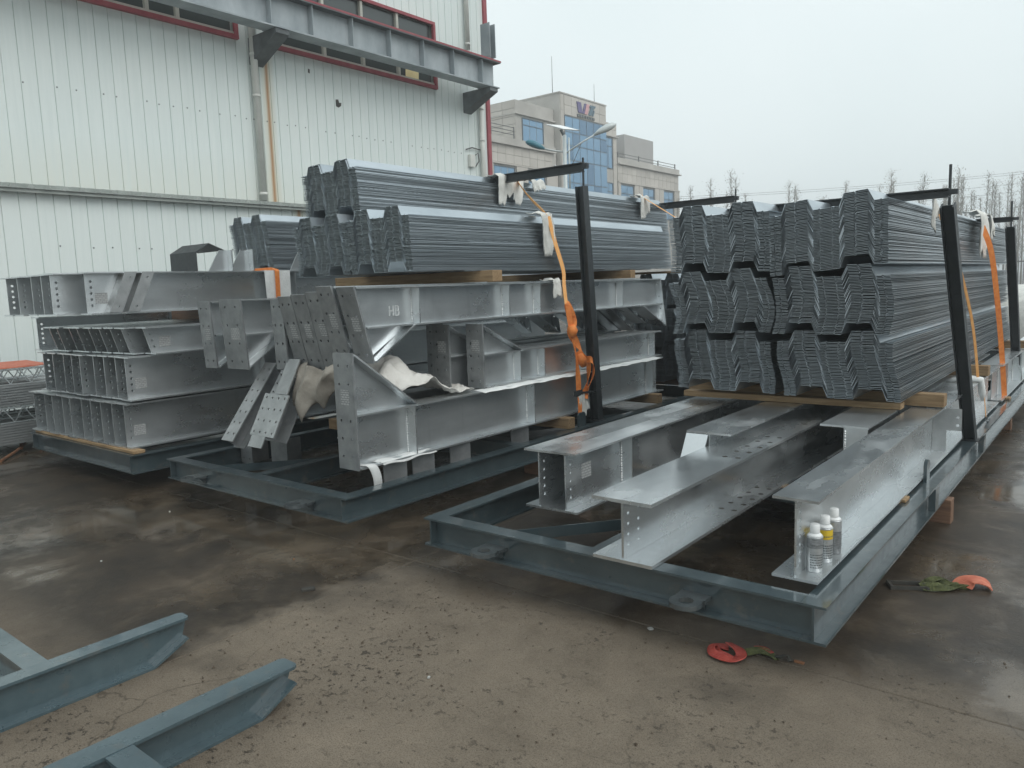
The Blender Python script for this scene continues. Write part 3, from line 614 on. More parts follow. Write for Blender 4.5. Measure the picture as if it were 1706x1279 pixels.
# ------------------------------------------------------------------ skid frames
def skid(label, x0, x1, y0, L, z0=.16, h=.16, lugs=(), inner=True, midx=None):
    t = thing('steel_skid', label, 'skid frame', (x0, y0, 0)); W = x1-x0; fw = .10
    P = 'paint'
    for c in (fw/2, W-fw/2): MB().ibar('y', c, 0, L, z0, h, fw).build('side_beam', P, t)
    for c in (fw/2, L-fw/2):
        m = MB(); a, b = fw+.001, W-fw-.001
        m.box(a, b, c-fw/2, c+fw/2, z0, z0+.011); m.box(a, b, c-fw/2, c+fw/2, z0+h-.011, z0+h)
        m.box(fw/2+.005, W-fw/2-.005, c-.0045, c+.0045, z0+.0115, z0+h-.0115); m.build('end_beam', P, t)
    mc = W*.5 if midx is None else midx
    MB().ibar('y', mc, fw+.001, L-fw-.001, z0+.004, h-.010, .085).build('middle_beam', P, t)
    k = 0
    for yy in [1.9, 3.8, 5.7, 7.6, 9.5]:
        if yy < L-.5:
            MB().ibar('x', yy, fw+.001, mc-.044, z0+.006, h-.014, .085).build('cross_beam', P, t)
            MB().ibar('x', yy, mc+.044, W-fw-.001, z0+.006, h-.014, .085).build('cross_beam', P, t)
    for (ax, ay, bx_, by) in ((fw+.42, .11, mc-.05, .78), (W-fw-.03, 3.7, mc+.06, 2.0), (fw+.03, 3.7, mc-.06, 2.0)):
        d = Vector((bx_-ax, by-ay, 0)); u = d.normalized(); pn_ = Vector((-u.y, u.x, 0))
        m = MB(); m.obox(Vector((ax, ay, z0+.085)), d, pn_*.006, (0, 0, .055)); m.obox(Vector((ax, ay, z0+.079)), d, pn_*.05, (0, 0, .006)); m.build('brace', P, t)
    for lx in lugs:
        m = MB(); n_ = 14; ri, ro, zz, th = .034, .072, z0+.060, .020; cy = -.060
        for k in range(n_):
            a0, a1 = 2*math.pi*k/n_, 2*math.pi*(k+1)/n_
            q = [(lx+r_*math.cos(a), cy+r_*math.sin(a), z) for z in (zz, zz+th) for (r_, a) in ((ri, a0), (ro, a0), (ro, a1), (ri, a1))]
            m.add(q, [(3, 2, 1, 0), (4, 5, 6, 7), (0, 1, 5, 4), (1, 2, 6, 5), (2, 3, 7, 6), (3, 0, 4, 7)])
        m.box(lx-.068, lx+.070, cy+.040, .044, zz+.001, zz+th-.001)
        m.prism([(cy+.05, zz), (.044, zz), (.044, zz-.05)], lx+.03, lx+.042)
        m.build('lifting_lug', 'lug', t)
    return t
fR = skid('blue-grey steel skid frame with spray cans on one of its bare beams', -3.076, -.867, 2.96, 11.6, lugs=(.50, 1.645))
fM = skid('blue-grey steel skid frame beneath the haunched beams and dangling white felt', -6.02, -3.775, 2.97, 11.6, lugs=(.46, 1.80))
fL = skid('blue-grey steel skid frame beneath four tiers of stacked I-beams near the warehouse', -8.57, -6.40, 2.87, 11.6, lugs=())
# side eye plate, socket plate on the right frame
m = MB(); W_ = 2.209
m.prism([(2.20, .32), (2.29, .32), (2.29, .42), (2.275, .445), (2.245, .455), (2.215, .445), (2.20, .42)], W_-.085, W_-.065); m.build('eye_plate', 'paint', fR)
MB().box(W_-.035, W_+.004, 2.10, 2.20, .172, .308).build('socket_plate', 'paint', fR)
MB().box(W_-.035, W_+.004, 4.0, 4.10, .172, .308).build('socket_plate', 'paint', fR)
# blocks under the frames
def block(label, x0, x1, y0, y1, z0, z1, mat='timber', name='timber_block', group=None):
    o = MB().box(-(x1-x0)/2, (x1-x0)/2, -(y1-y0)/2, (y1-y0)/2, 0, z1-z0).build(name, mat); o.location = ((x0+x1)/2, (y0+y1)/2, z0)
    bv = o.modifiers.new('bevel', 'BEVEL'); bv.width = .005; bv.segments = 2
    return tag(o, label, 'timber', group)
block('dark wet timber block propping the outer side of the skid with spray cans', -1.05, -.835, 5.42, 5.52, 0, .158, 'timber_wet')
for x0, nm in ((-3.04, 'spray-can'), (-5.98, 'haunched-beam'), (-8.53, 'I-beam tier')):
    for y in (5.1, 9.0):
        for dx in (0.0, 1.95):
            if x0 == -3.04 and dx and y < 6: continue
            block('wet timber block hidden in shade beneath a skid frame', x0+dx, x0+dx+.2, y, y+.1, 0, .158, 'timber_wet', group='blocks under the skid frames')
# near skids with upturned noses
def nose_beam(t, x, y1, back, flw, h):
    m = MB(); L = back
    web = [(-L, 0), (-.175, 0), (-.03, .07), (.0, h-.012), (-L, h-.012)]
    m.prism([(p[0], max(p[1], .010)) for p in web], -.005, .005)
    m.box(-flw/2, flw/2, -L, -.175, 0, .011)
    m.add([(s*flw/2, y, z) for (y, z) in ((-.175, 0), (-.175, .011), (-.02, .088), (-.012, .077)) for s in (-1, 1)],
          [(0, 1, 3, 2), (2, 3, 5, 4), (4, 5, 7, 6), (6, 7, 1, 0), (0, 2, 4, 6), (1, 7, 5, 3)])
    r_ = .02; w2 = flw/2
    pl = [(-w2, -L), (w2, -L), (w2, -r_), (w2-.008, -.006), (w2-r_, 0), (-w2+r_, 0), (-w2+.008, -.006), (-w2, -r_)]
    m.prism(pl, h-.012, h, 'z')
    o = m.build('runner_beam', 'paint_new', t); o.location = (x, y1, 0); return o
t1 = thing('skid_runner', 'painted blue-grey skid runner with rounded nose joined to a cross piece', 'skid frame', (-3.285, 1.64, 0))
nose_beam(t1, 0, 0, 4.5, .085, .177)
MB().ibar('x', -.60, -1.60, -.0435, .003, .171, .09).build('cross_beam', 'paint_new', t1)
nose_beam(t1, -1.643, -.75, 3.7, .085, .177)
t2 = thing('skid_runner', 'painted blue-grey skid runner with wide upturned nose over the pale dry slab', 'skid frame', (-2.545, 1.68, 0))
nose_beam(t2, 0, 0, 4.5, .105, .152)
MB().ibar('x', -.695, .0535, 1.6, .003, .146, .09).build('cross_beam', 'paint_new', t2)
nose_beam(t2, 1.653, 0, 4.5, .105, .152)

# ------------------------------------------------------------------ beams
def sticker(par, x, y, z, w_, h_, face='x'):
    m = MB()
    if face == 'x': m.box(x, x+.0015, y, y+w_, z, z+h_)
    else: m.box(x, x+w_, y-.0015, y, z, z+h_)
    m.build('paper_label', 'sticker', par)
def weld(par, pts, r=.006):
    m = MB()
    for p in pts:
        x, y, z = p; s = r
        m.add([(x-s, y, z), (x+s, y, z), (x, y-s, z), (x, y+s, z), (x, y, z-s*1.5), (x, y, z+s*1.5)],
              [(0, 2, 5), (2, 1, 5), (1, 3, 5), (3, 0, 5), (2, 0, 4), (1, 2, 4), (3, 1, 4), (0, 3, 4)])
    m.build('weld_bead', 'weld', par)
def ibeam(label, x, y0, z0, L, h, b, holes=5, stiff=(), tf=.012, tw=.009, group=None, mat='galv', lean=0.0, hr=.010, two=False, hy=.055, stick=None, wtop=None):
    t = thing('steel_beam', label, 'steel beam', (x, y0, z0), group=group)
    wt = tw if wtop is None else wtop
    MB().box(-b/2, b/2, 0, L, 0, tf).build('bottom_flange', mat, t)
    MB().box(-b/2, b/2, lean*h, L, h-tf, h).build('top_flange', mat, t)
    hh = h-2*tf-.001; n = holes; us = [.012, hy-.024, hy+.024]
    if two: us += [hy+.07, hy+.118]
    us.append(L-.005)
    vs = [tf+.0005]+[tf+.0005+hh*(.12+.76*k/max(n, 1)) for k in range(n+1)]+[tf+.0005+hh]
    hs = {(1, j+1) for j in range(n)} | ({(3, j+1) for j in range(n)} if two else set())
    if not n: vs = [tf+.0005, tf+.0005+hh]; hs = set()
    MB().plate((-wt/2, 0, 0), (0, 1, 0), (0, lean, 1), us, vs, hs, hr, wt).build('web', mat, t)
    for s in stiff:
        MB().box(wt/2+.0005, b/2-.004, s-.005, s+.005, tf+.001, h-tf-.001).build('stiffener', mat, t)
        weld(t, [(wt/2+.006, s-.010, tf+.01+k*.016+rnd.uniform(-.003, .003)) for k in range(int((h-2*tf)/.016))])
    if stick: sticker(t, wt/2+.0005, stick[0], stick[1], .10, .09)
    return t
# --- right skid
Lb = 6.0
ibeam('bare galvanized beam running beside its twin, farthest from the spray cans', -2.626, 3.45, .322, 6.4, .345, .19, 5, (), mat='galv_wet')
ibeam('bare galvanized beam with paper label on its web, beside its twin', -2.446, 3.455, .322, 6.4, .345, .168, 5, (.62,), stick=(.17, .16), mat='galv_wet')
b2 = ibeam('wide galvanized beam with bolt holes overhanging the front of the skid', -1.773, 2.945, .322, 6.9, .30, .312, 4, (), two=True, tf=.016, wtop=.012, mat='galv_wet')
hd = MB()
for row in range(2):
    for k in range(5):
        for (xx, yy, zz) in ((.045+.075*row, 1.05+.16*k, .3005), (.045+.075*row, 1.0+.13*k, .0165)):
            hd.add([(xx+.016*math.cos(a*math.pi/4), yy+.016*math.sin(a*math.pi/4), zz) for a in range(8)], [tuple(range(8))])
hd.build('bolt_hole', 'dark_scrap', b2)
b3 = ibeam('galvanized beam carrying three spray cans on its lower flange', -1.046, 3.12, .342, 5.4, .352, .19, 7, (), mat='galv_wet')
gp = MB(); gp.plate((.006, 2.78, .03), (1, 0, 0), (0, 0, 1), [0, .085], [0, .15], set(), .01, .01)
gp.plate((.006, 2.78, .1805), (1, 0, 0), (0, 0, 1), [0, .085, .13, .175], [0, .015, .06, .07, .115, .13, .15], {(2, 1), (2, 3)}, .010, .01)
gp.build('connection_plate', 'galv_plate', b3)
b4 = ibeam('broad plate girder with a slanted bright end behind the holed beam', -1.93, 4.22, .342, 5.4, .36, .28, 0, (), mat='galv_wet')
e4 = MB(); e4.obox((-.139, -.002, .345), (.137, 0, 0), (-.03, -.09, -.26), (0, .008, -.003)); e4.build('end_plate', 'galv', b4)
ibeam('short galvanized beam set back between the holed beam and the can beam', -1.32, 4.79, .342, 4.9, .36, .28, 0, (.0,))
ibeam('second galvanized beam lying in line behind the can beam', -1.03, 8.62, .342, 5.2, .352, .19, 5, (.4, 1.6))
for y in (4.6, 7.2):
    block('thin timber packing between skid and the bare beams', -2.9, -.96, y, y+.09, .3205, .3415 if y > 5 else .3212, 'timber', group='packing under the bare beams')
block('pale timber scrap wedged at the foot of the can beam', -.99, -.935, 4.62, 4.72, .321, .341, 'timber')
block('long timber under the deck bundles, its end over the can beam', -2.78, -.945, 5.72, 5.82, .703, .79, 'timber')
block('timber plank lying in front of the long timber under the deck bundles', -2.72, -1.16, 5.50, 5.60, .703, .748, 'timber')
block('timber under the deck bundles beside the second orange strap', -2.8, -.93, 7.60, 7.70, .703, .79, 'timber')
block('thin board lying under the timber beside the second orange strap', -1.3, -.96, 7.72, 7.82, .703, .722, 'timber')
block('timber under the deck bundles past the outermost post', -2.8, -.93, 10.4, 10.5, .703, .79, 'timber')

# --- haunched beams on the middle skid
def end_plate(par, x, b, y0, z0, y1, z1, rows, cols=2, t=.014, mat='galv_dull', skip=()):
    """plate across X from the foot (y0,z0) to the head (y1,z1)"""
    H = math.hypot(y1-y0, z1-z0); V = Vector((0, (y1-y0)/H, (z1-z0)/H))
    us = [0]
    for k in range(cols):
        c = b*((k+.5)/cols if cols > 2 else (.26 if k == 0 else .74)); us += [c-.018, c+.018]
    us.append(b); vs = [0]
    for k in range(rows):
        c = H*(.11+.78*k/(rows-1)); vs += [c-.018, c+.018]
    vs.append(H)
    hs = {(1+2*i, 1+2*j) for i in range(cols) for j in range(rows) if j not in skip}
    return MB().plate((x-b/2, y0, z0), (1, 0, 0), V, us, vs, hs, .0105, -t if False else t).build('end_plate', mat, par)
def flange(par, x, b, y0, z0, y1, z1, t=.012, name='flange', mat='galv'):
    d = Vector((0, y1-y0, z1-z0)); n_ = Vector((0, -d.z, d.y)).normalized()*t
    return MB().obox((x-b/2, y0, z0), (b, 0, 0), d, n_).build(name, mat, par)
def stiffen(par, x, b, s, z0, z1, wt=.009, mat='galv', wide=.010):
    MB().box(x+wt/2+.0005, x+b/2-.003, s-wide/2, s+wide/2, z0+.001, z1-.001).build('stiffener', mat, par)
    weld(par, [(x+wt/2+.006, s-.011, z0+.012+k*.017+rnd.uniform(-.003, .003)) for k in range(int((z1-z0-.02)/.017))])
def haunch_up(label, x, y0, z0, L, h, H, hl, b, stiffs=(), rows=6, group=None, lab=True, skip=()):
    t = thing('haunched_beam', label, 'steel beam', (x, y0, z0), group=group)
    MB().prism([(.001, .0125), (L, .0125), (L, h-.0125), (hl, h-.0125), (.001, H-.02)], -.0045, .0045).build('web', 'galv', t)
    MB().box(-b/2, b/2, .001, L, 0, .012).build('bottom_flange', 'galv', t)
    MB().box(-b/2, b/2, hl*.98, L, h-.012, h).build('top_flange', 'galv', t)
    MB().box(.005, b/2-.01, .001, hl*.98-.001, h-.012, h).build('inner_flange', 'galv', t)
    MB().box(-b/2+.01, -.005, .001, hl*.98-.001, h-.012, h).build('inner_flange', 'galv', t)
    flange(t, 0, b*.92, .001, H-.02, hl*.97, h, .012, 'haunch_flange')
    end_plate(t, 0, b*1.04, -.0145, 0, -.0145, H, rows, 2, .014, skip=skip)
    for s in stiffs: stiffen(t, 0, b, s, .012, h-.012)
    if lab: sticker(t, -b*.20, -.0287, H*.56, .085, .10, 'y')
    return t
def haunch_down(label, x, y0, ztop, L, h, D, lean, hl, b, stiffs=(), rows=5, group=None, far=True, letters=False, lab=True, wide_plate=None):
    """rafter: end plate sheared by lean, haunch hanging below the near end; z measured from the tip of the haunch"""
    t = thing('haunched_rafter', label, 'steel beam', (x, y0, ztop-D), group=group)
    zt, zb = D, D-h
    poly = [(lean*D, zt-.0125), (L, zt-.0125)]
    def ysl(z): return lean*(zt-z)+.001
    if far: poly = [(ysl(zt-.0125), zt-.0125), (L, zt-.0125), (L+.12, .02), (L-.38, zb+.0125), (ysl(0)+hl, zb+.0125), (ysl(.02), .02)]
    else: poly = [(ysl(zt-.0125), zt-.0125), (L, zt-.0125), (L, zb+.0125), (ysl(0)+hl, zb+.0125), (ysl(.02), .02)]
    MB().prism(poly, -.0045, .0045).build('web', 'galv', t)
    MB().box(-b/2, b/2, .002, L, zt-.012, zt).build('top_flange', 'galv', t)
    a0, a1 = ysl(0)+hl*.98, (L-.38 if far else L)
    MB().box(-b/2, b/2, a0, a1, zb, zb+.012).build('bottom_flange', 'galv', t)
    MB().box(.005, b/2-.008, ysl(zb)+.004, a0-.001, zb, zb+.012).build('inner_flange', 'galv', t)
    flange(t, 0, b*.94, ysl(0)+.01, 0, a0, zb, .012, 'haunch_flange')
    if far:
        flange(t, 0, b*.94, a1+.001, zb, L+.11, 0.0, .012, 'haunch_flange')
        MB().box(.005, b/2-.008, a1+.002, L+.05, zb, zb+.012).build('inner_flange', 'galv', t)
        end_plate(t, 0, b, L+.125, 0, L+.003, zt, 4, 2, .012, 'galv')
    bw = wide_plate or b*1.04
    end_plate(t, 0, bw, ysl(0)-.016, 0, -.016, zt+.004, rows, 2, .014)
    for s in stiffs: stiffen(t, 0, b, s, zb+.012, zt-.012, wide=.012)
    if lab: MB().obox((-bw*.10, ysl(zt*.42)-.0312, zt*.42), (bw*.42, 0, 0), (0, -lean*.10, .10), (0, -.001, 0)).build('paper_label', 'sticker', t)
    if letters:
        m = MB(); y_, z_ = .36, zb+.075; s = .07; k = .007
        for (u0, v0, u1, v1) in ((0, 0, 0, 1), (.5, 0, .5, 1), (0, .5, .5, .5), (.8, 0, .8, 1), (.8, 1, 1.15, .95), (.8, .5, 1.2, .5), (.8, 0, 1.2, .04), (1.18, .95, 1.18, .55), (1.24, .45, 1.24, .06)):
            m.tube([(.006, y_+u0*s, z_+v0*s), (.006, y_+u1*s, z_+v1*s)], k*.6, 5)
        m.build('weld_lettering', 'weld', t)
    return t
haunch_up('lower haunched beam with upright end plate and white felt strip at its foot', -4.05, 3.26, .42, 4.25, .37, .785, .56, .19, (.52, 1.93, 4.02), 6, skip=(3,))
haunch_up('middle haunched beam resting on the lower one behind the canvas sheet', -4.09, 4.62, .80, 2.95, .27, .515, .50, .17, (.46, .80, 2.80), 5)
haunch_up('haunched beam with end plate just behind the middle haunched beam', -4.30, 4.45, .80, 3.1, .27, .52, .5, .17, (), 5)
haunch_up('shaded haunched beam in the dark gap above the canvas sheet', -4.62, 4.7, .80, 2.9, .27, .5, .5, .17, (), 5, lab=False)
haunch_up('shaded haunched beam deep in the gap beside the leaning plates', -4.90, 5.0, .80, 2.9, .27, .5, .5, .17, (), 5, lab=False)
ibeam('plain shaded beam end under the folded canvas between the skid timbers', -4.55, 3.62, .42, 4.0, .37, .19, 4, ())
ibeam('plain shaded beam set back beside the leaning perforated plates', -4.92, 3.9, .42, 4.0, .37, .19, 4, ())
ibeam('plain shaded beam in the dark left half of the haunched-beam pile', -5.45, 4.4, .42, 4.0, .37, .19, 4, ())
haunch_down('top rafter lettered HB with slanted end plate facing the yard', -4.12, 3.37, 1.635, 4.25, .285, .52, .27, .40, .175, (.58, 1.62, 2.05, 3.45), 4, letters=True)
haunch_down('rafter with slanted end plate next to the lettered rafter', -4.325, 3.35, 1.645, 4.2, .285, .50, .27, .40, .16, (), 4)
haunch_down('third slanted rafter end plate counted from the lettered rafter', -4.515, 3.40, 1.61, 4.2, .285, .55, .24, .40, .165, (), 4)
haunch_down('fourth slanted rafter end plate counted from the lettered rafter', -4.685, 3.40, 1.595, 4.2, .285, .54, .24, .40, .165, (), 4)
haunch_down('fifth slanted rafter end plate counted from the lettered rafter', -4.855, 3.40, 1.585, 4.2, .285, .53, .24, .40, .155, (), 4)
haunch_down('rafter with upright narrow end plate wedged beside the slanted ones', -5.04, 3.46, 1.565, 4.0, .285, .53, .03, .40, .14, (), 4, lab=False)
haunch_down('rafter with a wide perforated end plate and its web in view', -5.55, 3.38, 1.575, 4.2, .285, .55, .06, .42, .22, (.9,), 4, wide_plate=.30)
haunch_down('outermost rafter of the middle pile, beside the wide end plate', -5.98, 3.40, 1.565, 4.2, .285, .55, .06, .42, .17, (), 4)
# perforated plates leaning against the pile
def lean_plate(label, a, head, wdt, rows, cols, t=.010, extra=()):
    """foot corner a, head (y, z): a plate that lies back along Y"""
    a = Vector(a); V = Vector((0, head[0]-a.y, head[1]-a.z)); H = V.length; V.normalize(); U = Vector((1, 0, 0))
    tt = thing('perforated_bracket', label, 'steel bracket', a)
    us = [0]
    for k in range(cols): c = wdt*(k+.5)/cols; us += [c-.014, c+.014]
    us.append(wdt); vs = [0]
    for k in range(rows): c = H*(.09+.82*k/(rows-1)); vs += [c-.014, c+.014]
    vs.append(H)
    MB().plate((0, 0, 0), U, V, us, vs, {(1+2*i, 1+2*j) for i in range(cols) for j in range(rows)}, .0095, t).build('face_plate', 'galv_plate', tt)
    nrm = U.cross(V).normalized()
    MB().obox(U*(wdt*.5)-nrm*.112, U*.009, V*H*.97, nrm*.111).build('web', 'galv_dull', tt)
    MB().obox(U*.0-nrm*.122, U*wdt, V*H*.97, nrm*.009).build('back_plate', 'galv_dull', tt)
    for (u0, u1, v0, v1) in extra: MB().obox(U*u0+V*v0, U*(u1-u0), V*(v1-v0), nrm*t).build('tongue', 'galv_plate', tt)
    return tt
lean_plate('long narrow perforated steel bracket leaning out over the skid corner', (-5.52, 3.18, .485), (3.62, 1.05), .155, 7, 2)
lean_plate('half hidden perforated bracket leaning between the two pale ones', (-5.27, 3.34, .62), (3.60, 1.00), .12, 6, 2)
lean_plate('broad perforated steel bracket with square tongues leaning under the canvas', (-5.10, 3.17, .57), (3.33, .86), .30, 4, 4, extra=[(.03, .20, -.09, -.001), (.12, .27, .335, .62)])
# stubs standing inside the frame
def stub(label, x, y, z0, z1, wdt=.17):
    t = thing('stub_plate', label, 'steel plate', (x, y, z0)); h = z1-z0
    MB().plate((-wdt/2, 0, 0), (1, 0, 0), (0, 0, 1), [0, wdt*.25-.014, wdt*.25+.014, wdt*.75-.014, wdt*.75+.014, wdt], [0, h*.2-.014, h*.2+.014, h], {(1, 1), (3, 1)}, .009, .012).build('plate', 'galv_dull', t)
    MB().box(-.005, .005, .013, .20, .001, h-.002).build('web', 'galv_dull', t)
stub('dull upright stub plate inside the skid below the narrow leaning bracket', -5.86, 3.60, .1745, .40)
stub('dull upright stub plate inside the skid below the broad leaning bracket', -5.38, 3.60, .1745, .42, .22)
for i, (y, nm) in enumerate(((3.62, 'close to the white felt strip'), (3.90, 'second past the white felt strip'), (4.30, 'third past the white felt strip'), (5.05, 'near the timber with the lug'))):
    t = thing('stub_plate', 'dull stub plate under the lower haunched beam, '+nm, 'steel plate', (-4.03, y, .1745), (0, 0, R(72)))
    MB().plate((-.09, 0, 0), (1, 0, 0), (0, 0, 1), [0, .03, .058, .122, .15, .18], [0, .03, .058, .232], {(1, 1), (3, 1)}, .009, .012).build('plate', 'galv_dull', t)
    MB().box(-.005, .005, .013, .10, .001, .23).build('web', 'galv_dull', t)
for y, nm in ((5.55, 'short timber between skid and lower haunched beam near the ratchet strap'), (7.2, 'timber between skid and lower haunched beam at its far end'), (4.5, 'dark timber packing deep under the haunched beams')):
    block(nm, -5.9, -3.86 if y > 5 else -4.2, y, y+.10, .3215, .4195, 'timber')
block('long rough timber carrying the deck bundles above the lettered rafter', -5.95, -3.98, 4.72, 4.84, 1.648, 1.738, 'timber')
block('timber under the long deck bundle at its far end above the rafters', -5.95, -4.02, 6.95, 7.05, 1.648, 1.73, 'timber')
block('thin board poking out under the far end of the deck bundle', -4.7, -3.95, 7.95, 8.0, 1.69, 1.715, 'timber')
# lug on the middle frame's side
m = MB(); m.prism([(2.72, .32), (2.83, .32), (2.83, .43), (2.81, .45), (2.75, .45), (2.72, .43)], 2.245-.09, 2.245-.07); m.build('eye_plate', 'paint', fM)

# --- left skid: tiers of I-beams
def tier(desc, n, x_right, step, y0, z0, L, h, b, holes, jit, stiff=(), lean=0.0, group='', dz=0.0, hr=.010, fwd=0.0):
    first = None
    for k in range(n):
        x = x_right-b/2-step*k
        if k == 0:
            o = ibeam('outermost galvanized I-beam of the '+desc+', full web in view', x, y0, z0, L, h, b, holes, stiff, lean=lean, hr=hr, stick=(.08, h*.25))
            continue
        lab = 'galvanized I-beam packed side by side in the '+desc
        if first is None:
            first = ibeam(lab, x, y0, z0, L, h, b, holes, (), mat='galv', lean=lean, group=group, hr=hr); o = first
        else:
            o = copy_tree(first)
        o.location = (x, y0+fwd+rnd.uniform(-jit, jit)-.004*k, z0+dz*k+rnd.uniform(0, .002))
tier('bottom tier on the skid by the warehouse', 10, -6.53, .202, 2.93, .350, 6.0, .385, .194, 5, .012, (1.72,), group='bottom tier I-beams')
tier('second tier on the skid by the warehouse', 9, -6.52, .205, 2.97, .752, 6.0, .375, .19, 5, .02, (1.3,), group='second tier I-beams', hr=.012)
tier('third tier of low slanted beams by the warehouse', 9, -6.42, .20, 3.16, 1.136, 5.6, .235, .185, 3, .02, (.75,), lean=-.28, group='third tier I-beams', fwd=-.10)
ibeam('single I-beam end poking out past the low slanted beams', -8.44, 2.98, 1.136, 5.6, .33, .185, 5, (), hr=.012)
tier('top tier overhanging the skid by the warehouse', 6, -6.55, .25, 2.73, 1.492, 6.2, .345, .20, 5, .03, (1.98,), group='top tier I-beams', hr=.012, fwd=-.13)
block('thin yellow board under the bottom tier on the skid by the warehouse', -8.52, -6.43, 2.90, 3.0, .3215, .348, 'timber')
block('packing board between bottom and second tier by the warehouse', -8.4, -6.7, 5.2, 5.3, .7365, .7505, 'timber', group='packing boards in the beam tiers')
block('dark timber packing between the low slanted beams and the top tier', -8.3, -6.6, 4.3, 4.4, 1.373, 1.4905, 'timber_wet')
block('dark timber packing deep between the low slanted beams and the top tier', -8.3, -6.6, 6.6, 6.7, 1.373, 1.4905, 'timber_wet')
# two diagonal plates standing against the outer web of the top tier
for k, (y, nm) in enumerate(((2.87, 'closer to the beam ends'), (3.02, 'next to the plain web'))):
    t = thing('diagonal_plate', 'slanted galvanized plate leaning on the top tier web, '+nm, 'steel plate', (-6.5475, y, 1.506))
    MB().plate((0, 0, 0), (0, 1, 0), (0, .46, 1), [0, .04, .068, .10], [0, .03, .058, .27, .298, .33], {(1, 1), (1, 3)}, .009, .010).build('plate', 'galv_plate', t)
    MB().obox((-.096, .002, 0), (.094, 0, 0), (0, .46*.33, .33), (0, .010, 0)).build('flange', 'galv_plate', t)
# things on top of the top tier
fl = thing('folded_flashing', 'dark folded sheet flashing standing on the top tier of beams', 'flashing', (-7.05, 3.95, 1.84))
MB().prism([(0, 0), (0, .20), (.14, .285), (.30, .22), (.30, .214), (.14, .278), (.006, .196), (.006, 0)], -.5, .0, 'x').build('sheet', 'post', fl)
MB().box(-.49, -.01, .10, .35, 0, .006).build('foot_sheet', 'galv_dull', fl)
def upright(label, x, y, h):
    t = thing('upright_plate', label, 'steel plate', (x, y, 1.84))
    MB().prism([(0, 0), (.21, 0), (.21, h), (.12, h), (.08, h*.7)], -.008, .0).build('plate', 'galv', t)
    MB().box(.001, .07, .20, .21, 0, h).build('side_plate', 'galv', t)
upright('upright gusset plate on the top tier beside the dark flashing', -6.62, 3.82, .19)
upright('upright gusset plate on the top tier in front of the small deck bundle', -6.62, 4.04, .20)
upright('upright gusset plate on the top tier past the orange strap', -6.62, 4.70, .20)

# ------------------------------------------------------------------ deck bundles
def deck_profile(r_):
    pts = [(0.0, .0046), (.0, 0.0)]; x = 0.0
    j = lambda s=.0015: r_.uniform(-s, s)
    for k in range(2):
        pts += [(x+.030, 0+j()), (x+.036, .006), (x+.042, 0+j()), (x+.075, 0+j()), (x+.105, .074+j()), (x+.160, .074+j()), (x+.167, .066), (x+.174, .074+j()), (x+.239, .074+j()), (x+.269, 0+j()), (x+.300, 0+j()), (x+.306, .006), (x+.312, 0+j())]
        x += .344
    pts += [(.688, 0.0), (.688, .0046)]
    return pts
def deck_mesh(L, seed, bright, th=.0022):
    r_ = random.Random(seed); p = deck_profile(r_); n = len(p); cxx = .344
    ysn = [0, L]; vs = []
    for y in ysn:
        for q in (0, 1):
            vs += [(a[0]-cxx+(r_.uniform(-.002, .002) if 1 < i < n-2 else 0), y, a[1]+q*th) for i, a in enumerate(p)]
    fs = []
    for i in range(n-1):
        fs += [(i+n, i+1+n, i+1+3*n, i+3*n), (i+1, i, i+2*n, i+1+2*n), (i, i+1, i+1+n, i+n), (i+1+2*n, i+2*n, i+3*n, i+1+3*n)]
    fs += [(0, n, 3*n, 2*n), (n-1, 3*n-1, 4*n-1, 2*n-1)]
    me = MB().add(vs, fs).mesh('deck_sheet'); me.materials.append(M['deck_bright' if bright else 'deck']); return me
dcache = {}
def bundle(label, xr, y0, z0, L, n, tilt=0.0, shape=None, seed=0, bright=False, sp=.0096, jy=.007, jx=.0014, yaw_=0.0, sx=1.0):
    t = thing('deck_bundle', label, 'deck sheets', (xr-.344*sx, y0, z0), (0, tilt, yaw_))
    t.scale = (sx, 1, 1)
    key = (L, bright)
    if key not in dcache: dcache[key] = [deck_mesh(L, s, bright) for s in range(5)]
    r_ = random.Random(seed); z = 0.0; wander = 0.0
    for k in range(n):
        o = link('deck_sheet', dcache[key][r_.randrange(5)], t)
        f = k/(n-1); wander = wander*.85+r_.uniform(-1, 1)*.004
        dx = (shape(f) if shape else 0)+r_.uniform(-jx, jx)
        o.location = (dx, r_.uniform(-jy, jy)+wander, k*sp)
        o.rotation_euler = (r_.uniform(-.0004, .0004), r_.uniform(-.005, .005), r_.uniform(-.0008, .0008))
    return t
S = math.sin
# right skid, two columns of three
bundle('bottom deck bundle in the column beside the leaning post', -1.150, 5.22, .800, 5.6, 39, 0, lambda f: .045*(1-f)*(1-f)+.010*S(6*f), 1, sx=1.06)
bundle('middle deck bundle with smooth bright side beside the leaning post', -1.165, 5.16, 1.225, 5.6, 39, 0, lambda f: .02*S(3.4*f), 2, False, jx=.001, sx=1.06)
bundle('top deck bundle beside the leaning post, tilted up to its outer edge', -1.150, 5.12, 1.640, 5.6, 41, R(-4.5), lambda f: -.02+.02*f, 3, sx=1.06)
bundle('bottom deck bundle in the column farther from the leaning post', -1.925, 5.25, .805, 5.6, 38, R(1), lambda f: .05*(1-f)*(.3-f)+.018*S(5*f), 4, sx=1.06)
bundle('middle deck bundle in the column farther from the leaning post', -1.915, 5.18, 1.225, 5.6, 39, R(-1.5), lambda f: .03*S(4*f), 5, sx=1.06)
bundle('top deck bundle in the column farther from the leaning post', -1.910, 5.14, 1.650, 5.6, 42, R(.5), lambda f: .01*S(5*f), 6, sx=1.06)
